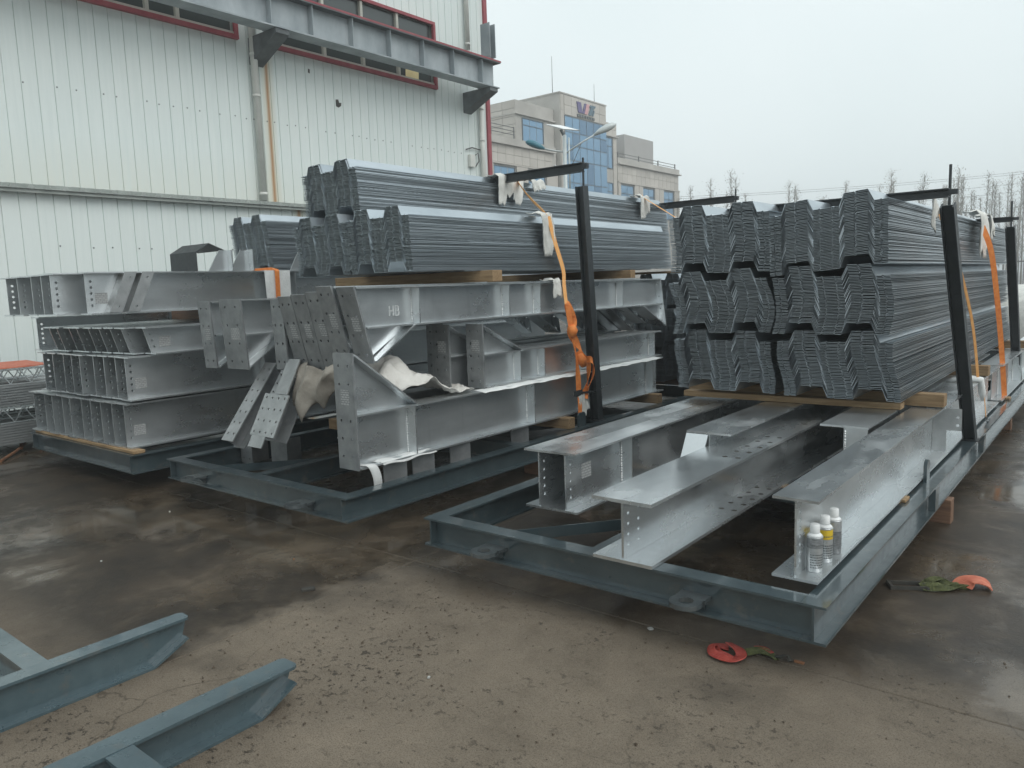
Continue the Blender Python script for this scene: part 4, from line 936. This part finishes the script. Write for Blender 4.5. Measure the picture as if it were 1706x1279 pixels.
# middle skid
bundle('lower long deck bundle above the lettered rafter, orange strap across it', -4.10, 3.97, 1.742, 4.05, 43, 0, lambda f: -.03*f, 7)
bundle('lower deck bundle hidden behind the strapped one above the rafters', -4.83, 3.99, 1.742, 4.05, 43, 0, lambda f: .02*S(5*f), 8)
bundle('uppermost long deck bundle of the pile above the rafters', -4.80, 4.10, 2.215, 5.2, 39, 0, lambda f: -.03*f, 9)
bundle('lowest deck bundle standing behind the haunched beams', -4.02, 8.15, .424, 4.6, 39, 0, lambda f: .02*S(5*f), 21)
bundle('second deck bundle standing behind the haunched beams', -4.00, 8.10, .842, 4.6, 39, 0, lambda f: .03*S(4*f), 22)
bundle('third deck bundle standing behind the haunched beams', -4.02, 8.2, 1.262, 4.6, 38, 0, lambda f: .02*S(3*f), 23)
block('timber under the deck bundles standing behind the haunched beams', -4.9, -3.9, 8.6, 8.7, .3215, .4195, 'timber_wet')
# left skid
bundle('small deck bundle on top of the I-beam tiers near the warehouse', -7.00, 4.78, 1.842, 4.2, 56, 0, lambda f: -.10*f, 10)

# ------------------------------------------------------------------ posts and tie arms
def hpost(label, base, top, sz=.085):
    base, top = Vector(base), Vector(top); V = top-base; H = V.length; V.normalize()
    t = thing('stake_post', label, 'post', base)
    U = Vector((1, 0, 0)); U = (U-V*U.dot(V)).normalized(); Wv = V.cross(U).normalized()
    m = MB(); s = sz
    m.obox(-U*s/2-Wv*s/2, U*.010, Wv*s, V*H); m.obox(U*(s/2-.010)-Wv*s/2, U*.010, Wv*s, V*H); m.obox(-U*(s/2-.0105)-Wv*.005, U*(s-.021), Wv*.010, V*H)
    m.build('shaft', 'post', t)
    MB().tube([V*(H-.05)+U*.0+Wv*.03, V*(H-.05)+Vector((0, 0, .30))+Wv*.03], .010, 6).build('tie_rod', 'post', t)
    MB().box(-s*.7, s*.7, -s*.7, s*.7, 0, .008).build('base_plate', 'post', t)
    return t
def arm(label, xr, xl, y, z, h=.075):
    t = thing('tie_arm', label, 'steel bar', (xr, y, z))
    m = MB(); L = xl-xr; m.box(L, 0, -.03, .03, 0, .008); m.box(L, 0, -.03, .03, h-.008, h); m.box(L, 0, -.004, .004, .008, h-.008)
    m.build('bar', 'post', t)
    MB().box(.001, .05, -.02, .02, h*.3, h*.85).build('end_stub', 'post', t)
hpost('dark stake post rising from the middle skid beside the orange ratchet strap', (-3.895, 6.07, .3215), (-3.90, 5.90, 2.47))
arm('dark tie arm across the top of the middle deck pile, over the torn rag', -3.90, -6.1, 5.93, 2.60, .08)
hpost('dark stake post at the hidden rear of the middle skid', (-3.895, 9.45, .3215), (-3.90, 9.3, 2.45))
arm('dark tie arm seen over the deck bundles toward the poplars', -3.90, -6.1, 9.30, 2.54, .08)
hpost('dark stake post leaning beside the deck bundles on the spray-can skid', (-.917, 6.66, .3215), (-.99, 5.86, 2.035))
arm('dark tie arm spanning both deck columns to the leaning post', -.94, -2.70, 5.60, 2.065, .055)
hpost('dark upright stake post past the second orange strap', (-.985, 10.35, .3215), (-1.04, 9.62, 2.04))
arm('short dark tie arm at the far post past the second orange strap', -.985, -2.7, 9.30, 2.075, .05)

# ------------------------------------------------------------------ straps and rags
def ribbon(pts, wd, mat, name, par, face=(1, 0, 0), th=.003, twist=None):
    pts = [Vector(p) for p in pts]; m = MB(); vs = []; fc = Vector(face)
    for i, p in enumerate(pts):
        t = (pts[min(i+1, len(pts)-1)]-pts[max(i-1, 0)]).normalized()
        f2 = (fc-t*fc.dot(t)).normalized()
        if twist: f2 = Matrix.Rotation(twist(i/(len(pts)-1)), 3, t) @ f2
        s = t.cross(f2).normalized()*wd/2; nn = f2*th
        vs += [p-s, p+s, p+s+nn, p-s+nn]
    fs = []
    for i in range(len(pts)-1):
        for k in range(4): fs.append((4*i+k, 4*i+(k+1) % 4, 4*i+4+(k+1) % 4, 4*i+4+k))
    fs += [(0, 1, 2, 3)[::-1], tuple(4*(len(pts)-1)+k for k in range(4))]
    return m.add(vs, fs).build(name, mat, par)
def smooth_path(pts, n=6):
    pts = [Vector(p) for p in pts]; o = []
    for i in range(len(pts)-1):
        p0, p1, p2, p3 = pts[max(i-1, 0)], pts[i], pts[i+1], pts[min(i+2, len(pts)-1)]
        for k in range(n):
            t = k/n; o.append(.5*((2*p1)+(p2-p0)*t+(2*p0-5*p1+4*p2-p3)*t*t+(3*p1-p0-3*p2+p3)*t*t*t))
    return o+[pts[-1]]
def rag(label, y0, wdt, x, ztop, length, seed, lean=0.0, par=None, back=.12, mat='rag', cat='rag', tear=.55):
    """cloth draped over an edge that runs along Y at (x, ztop), hanging on the +X side"""
    r_ = random.Random(seed); nu, nv = 16, 14; vs = []; fs = []
    ln = []; c = length
    for i in range(nu+1):
        c += r_.uniform(-1, 1)*length*.22; c = max(length*(1-tear), min(length*1.15, c)); ln.append(c)
    for i in range(nu+1):
        u = i/nu
        for j in range(nv+1):
            v = j/nv; sdist = -back+(ln[i]+back)*v
            narrow = 1-.25*max(0, sdist)/length
            yy = (u-.5)*wdt*narrow+lean*max(0, sdist)+r_.uniform(-.004, .004)
            fold = .018*S(u*9+seed)*min(1, max(0, sdist)/.1)+.008*S(u*23+seed*2+v*3)
            if sdist < 0: p = (sdist, yy, .012+.012*S(u*8+sdist*30))
            else:
                p = (.018+abs(fold)*1.1+.01*S(v*5+u*3), yy, .010-sdist*.97)
            vs.append(p)
    for i in range(nu):
        for j in range(nv):
            a = i*(nv+1)+j; fs.append((a, a+nv+1, a+nv+2, a+1))
    o = MB().add(vs, fs).build('cloth_rag', mat, None, True); o.location = (x, y0, ztop)
    sm = o.modifiers.new('s', 'SOLIDIFY'); sm.thickness = .004
    return tag(o, label, cat)
# middle pile strap
st = thing('ratchet_strap', 'orange ratchet strap over the middle deck pile, knotted beside the post', 'strap', (-4.0, 5.7, .40))
def rel(pts, o=(-4.0, 5.7, .40)): return [Vector(p)-Vector(o) for p in pts]
ribbon(rel(smooth_path([(-5.40, 6.45, 2.665), (-4.84, 6.17, 2.662), (-4.790, 6.12, 2.62), (-4.50, 5.90, 2.44), (-4.15, 5.66, 2.255), (-4.072, 5.62, 2.205)])), .055, 'strap_pale', 'webbing', st)
ribbon(rel(smooth_path([(-4.072, 5.62, 2.205), (-4.05, 5.68, 1.98), (-4.02, 5.75, 1.74), (-3.985, 5.71, 1.60), (-3.93, 5.66, 1.42)])), .055, 'strap_pale', 'webbing', st)
ribbon(rel(smooth_path([(-3.93, 5.66, 1.44), (-3.92, 5.74, 1.28), (-3.91, 5.70, 1.17), (-3.90, 5.82, 1.02), (-3.89, 5.93, .88), (-3.90, 5.92, .70), (-3.90, 5.86, .56)])), .075, 'strap', 'webbing', st, twist=lambda f: 1.2*S(7*f))
ribbon(rel(smooth_path([(-3.925, 5.66, 1.44), (-3.91, 5.70, 1.2), (-3.90, 5.74, 1.0), (-3.90, 5.77, .80), (-3.90, 5.78, .60)])), .055, 'strap', 'webbing', st, twist=lambda f: .4*S(9*f))
ribbon(rel(smooth_path([(-3.90, 5.78, 1.0), (-3.87, 5.84, .93), (-3.86, 5.95, .90), (-3.87, 5.98, .78), (-3.88, 5.90, .64)])), .06, 'strap', 'webbing', st, twist=lambda f: .9*S(5*f+1))
ribbon(rel(smooth_path([(-3.90, 5.78, .62), (-3.885, 5.77, .5), (-3.87, 5.74, .345)])), .06, 'strap', 'webbing', st)
kn = MB(); kn.tube(rel([(-3.90, 5.69, 1.24), (-3.90, 5.705, 1.19), (-3.90, 5.70, 1.14)]), [.03, .05, .03], 8); kn.build('knot', 'strap', st, True)
kn = MB(); kn.tube(rel([(-3.90, 5.80, .98), (-3.895, 5.83, .92), (-3.89, 5.86, .86)]), [.03, .05, .03], 8); kn.build('knot', 'strap', st, True)
rt = MB(); rt.obox(Vector((.085, .02, .19)), (.03, 0, 0), (0, .10, .01), (0, 0, .05)); rt.tube(rel([(-3.89, 5.80, .62), (-3.88, 6.02, .60)]), .010, 6); rt.build('ratchet', 'post', st)
rag('torn white rag under the strap on the uppermost deck bundle', 6.0, .42, -4.805, 2.662, .33, 3, -.1, tear=.5)
rag('ragged white cloth hanging beside the strap on the uppermost deck bundle', 6.42, .22, -4.805, 2.66, .15, 9, .3, tear=.5)
rag('torn white rag under the strap on the lower deck bundle', 5.58, .20, -4.095, 2.225, .34, 5, .12, tear=.6)
rag('white sleeve cloth under the strap on the lettered rafter flange', 5.63, .14, -4.03, 1.64, .15, 6, .1, tear=.3)
rag('white cloth pad at the foot of the ratchet strap', 5.83, .16, -3.925, .60, .26, 8, .05, back=.02, tear=.4)
rag('torn white rag toward the far end of the uppermost deck bundle', 8.62, .26, -4.80, 2.652, .26, 11, 0, tear=.6)
s2 = thing('strap', 'pale orange strap at the far end of the uppermost deck bundle', 'strap', (-4.5, 8.6, 2.4))
ribbon(rel(smooth_path([(-4.82, 8.66, 2.650), (-4.77, 8.64, 2.62), (-4.45, 8.62, 2.42), (-4.10, 8.60, 2.20)]), (-4.5, 8.6, 2.4)), .055, 'strap_pale', 'webbing', s2)
# right straps
s3 = thing('strap', 'thin orange strap running down beside the leaning post to a white sleeve', 'strap', (-1.0, 7.0, .8))
ribbon(rel(smooth_path([(-1.13, 6.16, 2.03), (-1.06, 6.40, 1.86), (-.985, 6.95, 1.25), (-.955, 7.23, .70)]), (-1, 7, .8)), .024, 'strap_pale', 'webbing', s3, (.7, -.7, 0))
ribbon(rel(smooth_path([(-.955, 7.23, .70), (-.93, 7.33, .62), (-.925, 7.42, .48), (-.925, 7.50, .375)]), (-1, 7, .8)), .024, 'strap_pale', 'webbing', s3)
MB().tube(rel([(-.925, 7.50, .375), (-.92, 7.53, .345), (-.91, 7.51, .325)], (-1, 7, .8)), .010, 6).build('hook', 'galv_dull', s3)
sv = MB().tube([(-.22, -.11, .0), (-.08, -.08, .035), (.015, -.01, .01), (.025, .03, -.10), (.025, .05, -.17)], [.014, .022, .028, .026, .012], 8).build('strap_sleeve', 'felt', None, True)
sv.location = (-.955, 7.25, .705); tag(sv, 'white cloth sleeve wrapped on the thin strap over the can beam', 'cloth')
rag('white rag hanging between the leaning post and the top deck bundle', 6.14, .16, -1.145, 2.125, .24, 13, .2, tear=.5)
s4 = thing('strap', 'broad orange strap hanging straight down past the second timber', 'strap', (-1.0, 9.0, .8))
ribbon(rel(smooth_path([(-1.12, 8.34, 2.0), (-1.05, 8.42, 1.76), (-1.0, 8.60, 1.25), (-.97, 8.80, .75), (-.955, 8.97, .35)]), (-1, 9, .8)), .05, 'strap', 'webbing', s4, (.55, -.83, 0))
rag('large white rag draped over the top deck bundle by the broad strap', 8.40, .50, -1.145, 2.125, .38, 15, .1, tear=.4)
rag('grey cloth corner behind the large white rag on the top deck bundle', 8.85, .25, -1.145, 2.12, .22, 17, .3, tear=.5)
block('pale timber scrap at the foot of the broad orange strap', -.99, -.90, 8.90, 9.0, .3215, .345, 'timber')
# left strap
s5 = thing('strap', 'orange strap over white felt on the top tier of I-beams', 'strap', (-6.5, 4.48, 1.5))
ribbon(rel([(-7.4, 4.47, 1.846), (-6.62, 4.48, 1.846), (-6.538, 4.48, 1.846), (-6.528, 4.48, 1.83), (-6.528, 4.475, 1.50)], (-6.5, 4.48, 1.5)), .05, 'strap', 'webbing', s5)
ft = MB(); ft.add([(-.30, -.14, .002), (.018, -.15, .002), (.018, .14, .002), (-.30, .13, .002), (.022, -.14, -.34), (.022, .13, -.34)], [(0, 1, 2, 3), (1, 4, 5, 2)])
fo = ft.build('felt_pad', 'felt'); fo.location = (-6.562, 4.50, 1.838); fo.modifiers.new('s', 'SOLIDIFY').thickness = .003
tag(fo, 'white felt pad under the orange strap on the top tier', 'cloth')
# canvas sheets in the middle pile
def sheet(label, fn, nu, nv, mat='canvas', cat='canvas', loc=(0, 0, 0), th=.0025):
    vs = [fn(i/nu, j/nv) for i in range(nu+1) for j in range(nv+1)]
    vs = [(a-loc[0], b-loc[1], c-loc[2]) for a, b, c in vs]
    fs = [(i*(nv+1)+j, (i+1)*(nv+1)+j, (i+1)*(nv+1)+j+1, i*(nv+1)+j+1) for i in range(nu) for j in range(nv)]
    o = MB().add(vs, fs).build('canvas_sheet', mat, None, True); o.location = loc
    o.modifiers.new('s', 'SOLIDIFY').thickness = th
    return tag(o, label, cat)
def tarp1(u, v):
    y = 3.50+1.0*u+.05*S(v*5); x = -4.42+(.35+.09*min(1, max(0, (u-.30)/.1)))*v
    hump = .30*math.exp(-((u-.30)/.26)**2)*(1-.35*v)+.06*math.exp(-((u-.62)/.12)**2)
    z = .812+hump+.022*S(u*17+v*6)*(.3+hump*3)+.012*S(u*31-v*9)+.03*abs(S(v*4+u*5))*hump
    z += .035*(abs(S(u*7.3+v*4.1))-.5)*(.25+hump*3)+.018*(abs(S(u*15.7-v*8.3+1))-.5)*(.3+hump*2)+.010*abs(S(u*29+v*17))
    if v > .8: z -= (v-.8)*(.55*max(0, 1-abs(u-.32)/.25)+.02)
    return (x, y, max(z, .797 if v < .95 else .72))
sheet('crumpled pale canvas lying over the lower haunched beam', tarp1, 56, 30, loc=(-4.2, 4.0, .80))
def tarp2(u, v):
    x = -4.86+.50*u; zt = 1.06; ln = .30+.10*S(u*5+1)+.05*S(u*13)
    y = 3.48-.10*S(v*2.4)+.03*S(u*14+v*2)+.10*v*u+.35*(1-v)*.0
    y += .035*(abs(S(u*5+v*1.5))-.5)*(.3+v)+.008*(abs(S(u*13-v*3))-.5)
    return (x+.02*S(v*7), y-.02, zt-ln*v+.02*S(u*9)+.02*abs(S(u*12)))
sheet('folded pale canvas hanging between the leaning brackets and lower end plate', tarp2, 40, 24, 'canvas_dirty_shaded', loc=(-4.7, 3.4, .7))
def felt1(u, v):   # dangling strip
    s = u*.42
    if s < .10: p = (-3.955+.01*u, 3.30+.05*u, .433+.004*S(u*40))
    p = (-3.948+.012*S(u*5), 3.315+.10*u+.02*S(u*4), .436-.27*max(0, u-.12)+.008*S(u*9))
    return (p[0]-.10*(1-min(1, u/.12))+.0, p[1]+(v-.5)*.075, p[2])
sheet('white felt strip dangling from the foot of the lower haunched beam', felt1, 18, 3, 'felt', 'cloth', (-3.95, 3.33, .40))
def felt2(u, v): return (-4.045+.10*v, 3.42+.52*u+.03*v, .434+.006*S(u*12)+.004*S(v*9+u*5)-(.02 if v > .95 else 0))
sheet('white felt lying flat along the lower flange of the haunched beam', felt2, 14, 4, 'felt', 'cloth', (-4.0, 3.6, .43))
def felt3(u, v): return (-4.04+.125*v, 4.50+2.9*u, .794+.003*S(u*40)*v-(.014*v*v)+.002*S(u*90))
sheet('long pale packing strip between the lower and middle haunched beams', felt3, 60, 4, 'felt', 'cloth', (-4.0, 5.5, .79), .004)

# ------------------------------------------------------------------ spray cans
def can(label, x, y, body, top):
    t = thing('spray_can', label, 'spray can', (x, y, .3545), (0, 0, rnd.uniform(0, 3)))
    MB().lathe([(.031, 0), (.0325, .003), (.0325, .128), (.0325, .150)], 24).build('body', body, t, True)
    MB().lathe([(.0333, .148), (.0340, .151), (.0333, .154)], 24).build('rim', 'can_silver', t, True)
    MB().lathe([(.0315, .1545), (.029, .160), (.022, .166), (.019, .167)], 24).build('shoulder', 'can_white', t, True)
    MB().lathe([(.0195, .1675), (.0205, .172), (.0200, .203), (.0165, .206)], 20).build('cap', 'can_white', t, True)
    MB().lathe([(.0328, .105), (.0329, .106), (.0329, .146), (.0328, .147)], 24).build('upper_label', top, t, True)
    m = MB()
    for r_ in range(7):
        z = .020+.011*r_ + (.03 if r_ > 5 else 0); a = -2.2
        while a < 2.0:
            da = rnd.uniform(.06, .28)
            q = [(.0331*math.cos(b), .0331*math.sin(b), zz) for zz in (z, z+.0045) for b in (a, a+da)]
            m.add(q, [(0, 1, 3, 2)]); a += da+.07
    m.build('small_print', 'girder_dark' if body != 'can_yellow' else 'strap_red', t)
    return t
can('silver spray can with dark label and white cap in front of the other two', -1.003, 3.245, 'can_silver', 'can_dark')
can('yellow banded spray can with white cap between two silver ones', -1.003, 3.385, 'can_silver', 'can_yellow')
can('silver spray can standing behind the yellow one', -1.003, 3.515, 'can_dark', 'can_silver')

# ------------------------------------------------------------------ truss decking pile by the warehouse
def truss_pile(label, z0, yA, yB, x0, x1, girders, sheets):
    t = thing('truss_deck_stack', label, 'truss deck', (x1, yA, z0))
    W = x1-x0
    for k in range(sheets):
        m = MB(); zz = k*.028; m.box(-W, 0, 0, yB-yA, zz, zz+.004)
        for q in range(5): m.box(-W+q*W/5, -W+q*W/5+.05, 0, yB-yA, zz+.004, zz+.024)
        m.box(-.006, 0, 0, yB-yA, zz, zz+.026); m.build('deck_sheet', 'galv_plate', t)
    zb = sheets*.028; hh = .17
    for g_ in range(girders):
        x = -.02-g_*W/max(1, girders)
        m = MB(); L = yB-yA
        m.tube([(x, 0, zb+hh), (x, L, zb+hh)], .011, 5); m.tube([(x+.012, 0, zb+.012), (x+.012, L, zb+.012)], .006, 5)
        q = 0.0
        while q < L-.2:
            m.tube([(x+.01, q, zb+.014), (x, q+.1, zb+hh)], .007, 4, False); m.tube([(x, q+.1, zb+hh), (x+.01, q+.2, zb+.014)], .007, 4, False); q += .2
        m.build('lattice_girder', 'galv', t)
    return t
truss_pile('galvanized truss deck stack on the ground near the warehouse wall', .10, -1.0, 5.2, -10.6, -9.35, 3, 8)
truss_pile('galvanized truss deck stack lying on top of the lower stack', .51, -1.0, 5.1, -10.6, -9.35, 3, 8)
for y in (0.2, 2.6, 4.4):
    block('dark timber bearer under the truss deck stacks', -10.6, -9.3, y, y+.1, 0, .098, 'timber_wet', group='bearers under the truss deck')
ot = MB().add([(-.8, -.9, .012), (.0, -.9, .0), (.01, .25, .004), (-.8, .3, .012), (.012, -.9, -.012), (.014, .1, -.010)], [(0, 1, 2, 3), (1, 4, 5, 2)]).build('orange_cover', 'strap_orange')
ot.location = (-9.37, 3.15, .93); ot.modifiers.new('s', 'SOLIDIFY').thickness = .004
tag(ot, 'orange sheet scrap lying on the truss deck stack', 'cover')

# ------------------------------------------------------------------ far things past the right skid
t = thing('wrapped_stack', 'stack wrapped in white sheeting beyond the outermost stake post', 'bundle', (-1.45, 17.6, 0))
r_ = random.Random(4); vs = []; fs = []; nn = 12
for j, (zz, s) in enumerate(((.35, 1.0), (.7, 1.04), (1.05, 1.0), (1.25, .8), (1.3, .3))):
    for k in range(nn): a = 2*math.pi*k/nn; vs.append((math.copysign(abs(math.cos(a))**.5, math.cos(a))*1.1*s+r_.uniform(-.05, .05), math.copysign(abs(math.sin(a))**.5, math.sin(a))*1.6*s+r_.uniform(-.05, .05), zz+r_.uniform(-.03, .03)))
for j in range(4):
    for k in range(nn): fs.append((j*nn+k, j*nn+(k+1) % nn, (j+1)*nn+(k+1) % nn, (j+1)*nn+k))
fs.append(tuple(4*nn+k for k in range(nn)))
MB().add(vs, fs).build('wrapping', 'rag', t, True)
for x in (-.8, .7): MB().box(x-.06, x+.06, -1.6, 1.6, .20, .36).build('bearer', 'timber', t)
MB().box(-1.1, 1.1, -1.7, 1.7, 0, .19).build('base_frame', 'paint', t)
fe = thing('yard_fence', 'dark bar fence standing in front of the bare poplars', 'fence', (-14, 52, 0))
for z in (.3, 2.0): MB().box(0, 30, -.03, .03, z, z+.06).build('fence_rail', 'rail', fe)
fb = MB().box(-.02, .02, -.02, .02, 0, 2.3).mesh('fence_bar'); fb.materials.append(M['rail'])
for k in range(120): o = link('fence_bar', fb, fe); o.location = (.25*k+.1, .055, 0)
gb = thing('spare_beam', 'dark steel beam lying on wet ground beyond the right skid', 'steel beam', (-.78, 9.3, 0), (0, 0, R(4)))
m = MB(); m.ibar('x', 0, 0, 4.0, 0, .16, .2); m.build('bar', 'paint', gb)

# ------------------------------------------------------------------ debris
def debris_strap():
    t = thing('strap_bundle', 'crumpled red strap bundle lying in front of the skid', 'strap', (-1.30, 3.02, .0))
    t.scale = (1, 1, .55)
    ribbon(smooth_path([(.0, .02, .012), (-.05, -.02, .03), (-.02, -.085, .035), (.06, -.09, .02), (.09, -.05, .03), (.06, -.01, .045), (.0, .02, .05)], 8), .045, 'strap_red', 'loop', t, (.3, -.6, 1), .006, lambda f: 1.0*S(8*f))
    ribbon(smooth_path([(-.05, -.01, .015), (-.01, -.06, .02), (.06, -.07, .012), (.08, -.03, .02)], 8), .05, 'strap_red', 'loop', t, (0, -.4, 1), .006, lambda f: .6*S(6*f))
    ribbon(smooth_path([(.07, .0, .01), (.12, .05, .028), (.17, .045, .03), (.21, .03, .01)], 6), .045, 'moss', 'loop', t, (0, 0, 1), .008, lambda f: .7*S(5*f))
    ribbon(smooth_path([(.10, .06, .035), (.14, .07, .040), (.18, .055, .030)], 6), .022, 'strap_red', 'loop', t, (0, 0, 1), .005)
    MB().tube(smooth_path([(.19, .05, .01), (.22, .04, .035), (.24, .07, .03), (.26, .05, .01)]), .010, 6).build('hook', 'dark_scrap', t)
    MB().box(.27, .31, .06, .075, .002, .014).build('tag', 'rusty', t)
debris_strap()
t = thing('ratchet_buckle', 'old ratchet buckle with mossy strap and orange end on wet ground', 'strap', (-.86, 4.17, 0), (0, 0, R(28)))
t.scale = (1, 1, .75)
m = MB(); m.box(-.055, -.04, -.045, .045, 0, .03); m.box(-.04, .13, -.04, -.032, .002, .028); m.box(-.04, .13, .032, .04, .002, .028); m.tube([(.12, -.05, .018), (.12, .05, .018)], .009, 6); m.build('frame', 'dark_scrap', t)
for k in range(4):
    ribbon(smooth_path([(.10, -.03+.02*k, .01), (.18, -.05+.03*k, .03+.006*k), (.25, -.02+.02*k, .02), (.33, .01*k, .015)], 6), .035, 'moss', 'webbing', t, (0, .2*k, 1), .004, lambda f, k=k: 1.4*S(5*f+k))
ribbon(smooth_path([(.30, .02, .014), (.33, .035, .045), (.37, .035, .052), (.41, .025, .040), (.43, .02, .014)], 5), .11, 'strap_orange', 'strap_end', t, (0, 0, 1), .006)
MB().box(-.035, .035, -.018, .018, 0, .012).build('clip', 'dark_scrap', tag(thing('metal_clip', 'small dark metal clip on the wet slab', 'scrap', (-3.42, 2.40, .001), (0, 0, R(60))), 'small dark metal clip on the wet slab', 'scrap'))
bar = thing('scrap_bar', 'rusty bar with a bent loop by the truss deck stacks', 'scrap', (-8.95, 2.70, .0), (0, 0, R(15)))
MB().tube([(0, 0, .012), (-.25, .32, .03), (-.5, .60, .05)], .016, 6).build('bar', 'rusty', bar)
MB().tube(smooth_path([(-.35, .45, .03), (-.55, .62, .09), (-.40, .75, .06), (-.28, .62, .03)]), .018, 6).build('loop', 'rusty', bar)
def scraps():
    spots = [(-1.67, 3.02), (-1.15, 3.12), (-4.9, 1.95), (-5.6, 2.75), (-3.9, 2.65), (-2.2, 2.1), (-6.6, 1.7)]
    for i, (x, y) in enumerate(spots):
        m = MB(); n_ = 6; rr = rnd.uniform(.007, .013) if i else .022
        pts = [(rr*math.cos(k*1.05)*rnd.uniform(.5, 1.2), rr*.6*math.sin(k*1.05)*rnd.uniform(.5, 1.2)) for k in range(n_)]
        m.prism(pts, .0, .006, 'z'); o = m.build('paper_scrap', 'white_scrap' if i % 3 != 1 else 'rusty'); o.location = (x, y, .001); o.rotation_euler = (rnd.uniform(-.1, .1), rnd.uniform(-.1, .1), rnd.uniform(0, 6))
        tag(o, 'tiny pale scrap lying on the concrete', 'scrap', 'scraps on the concrete') if i % 3 != 1 else tag(o, 'tiny rusty scrap lying on the concrete', 'scrap', 'rusty scraps on the concrete')
scraps()
# loose crumbs of concrete and leaf litter
cb = MB(); r_ = random.Random(12)
for k in range(800):
    x = r_.uniform(-3.4, .6); y = r_.uniform(1.3, 3.6)
    if r_.random() < .5: x, y = -2.9+r_.gauss(0, .35)+(y-2)*.2, 2.2+r_.gauss(0, .4)
    s = abs(r_.gauss(0, 1))*.0028+.0015; a = r_.uniform(0, 6)
    p = [(x+s*math.cos(a+q*2.1)*r_.uniform(.7, 1.6), y+s*math.sin(a+q*2.1)*r_.uniform(.7, 1.6), .0026) for q in range(3)]
    cb.add(p+[(x, y, .0026+s*.8)], [(0, 1, 3), (1, 2, 3), (2, 0, 3)])
o = cb.build('crumbs', 'crumb'); o['kind'] = 'stuff'; tag(o, 'brown crumbs and grit scattered on the dry slab', 'grit')

# ------------------------------------------------------------------ damp air
HZ = True
if HZ:
    hm = bpy.data.materials.new('haze'); hm.use_nodes = True; ht = hm.node_tree; ht.nodes.clear()
    ho = ht.nodes.new('ShaderNodeOutputMaterial'); hv = ht.nodes.new('ShaderNodeVolumePrincipled')
    hv.inputs['Color'].default_value = (.96, .985, .99, 1); hv.inputs['Density'].default_value = .0036; hv.inputs['Anisotropy'].default_value = 0.0
    ht.links.new(hv.outputs[0], ho.inputs['Volume'])
    hb = MB().box(-402, 402, -302, 602, -1.2, 20).mesh('haze'); hb.materials.append(hm); h_ = link('haze', hb); h_['kind'] = 'stuff'
    tag(h_, 'thin damp haze filling the air over the yard', 'haze')
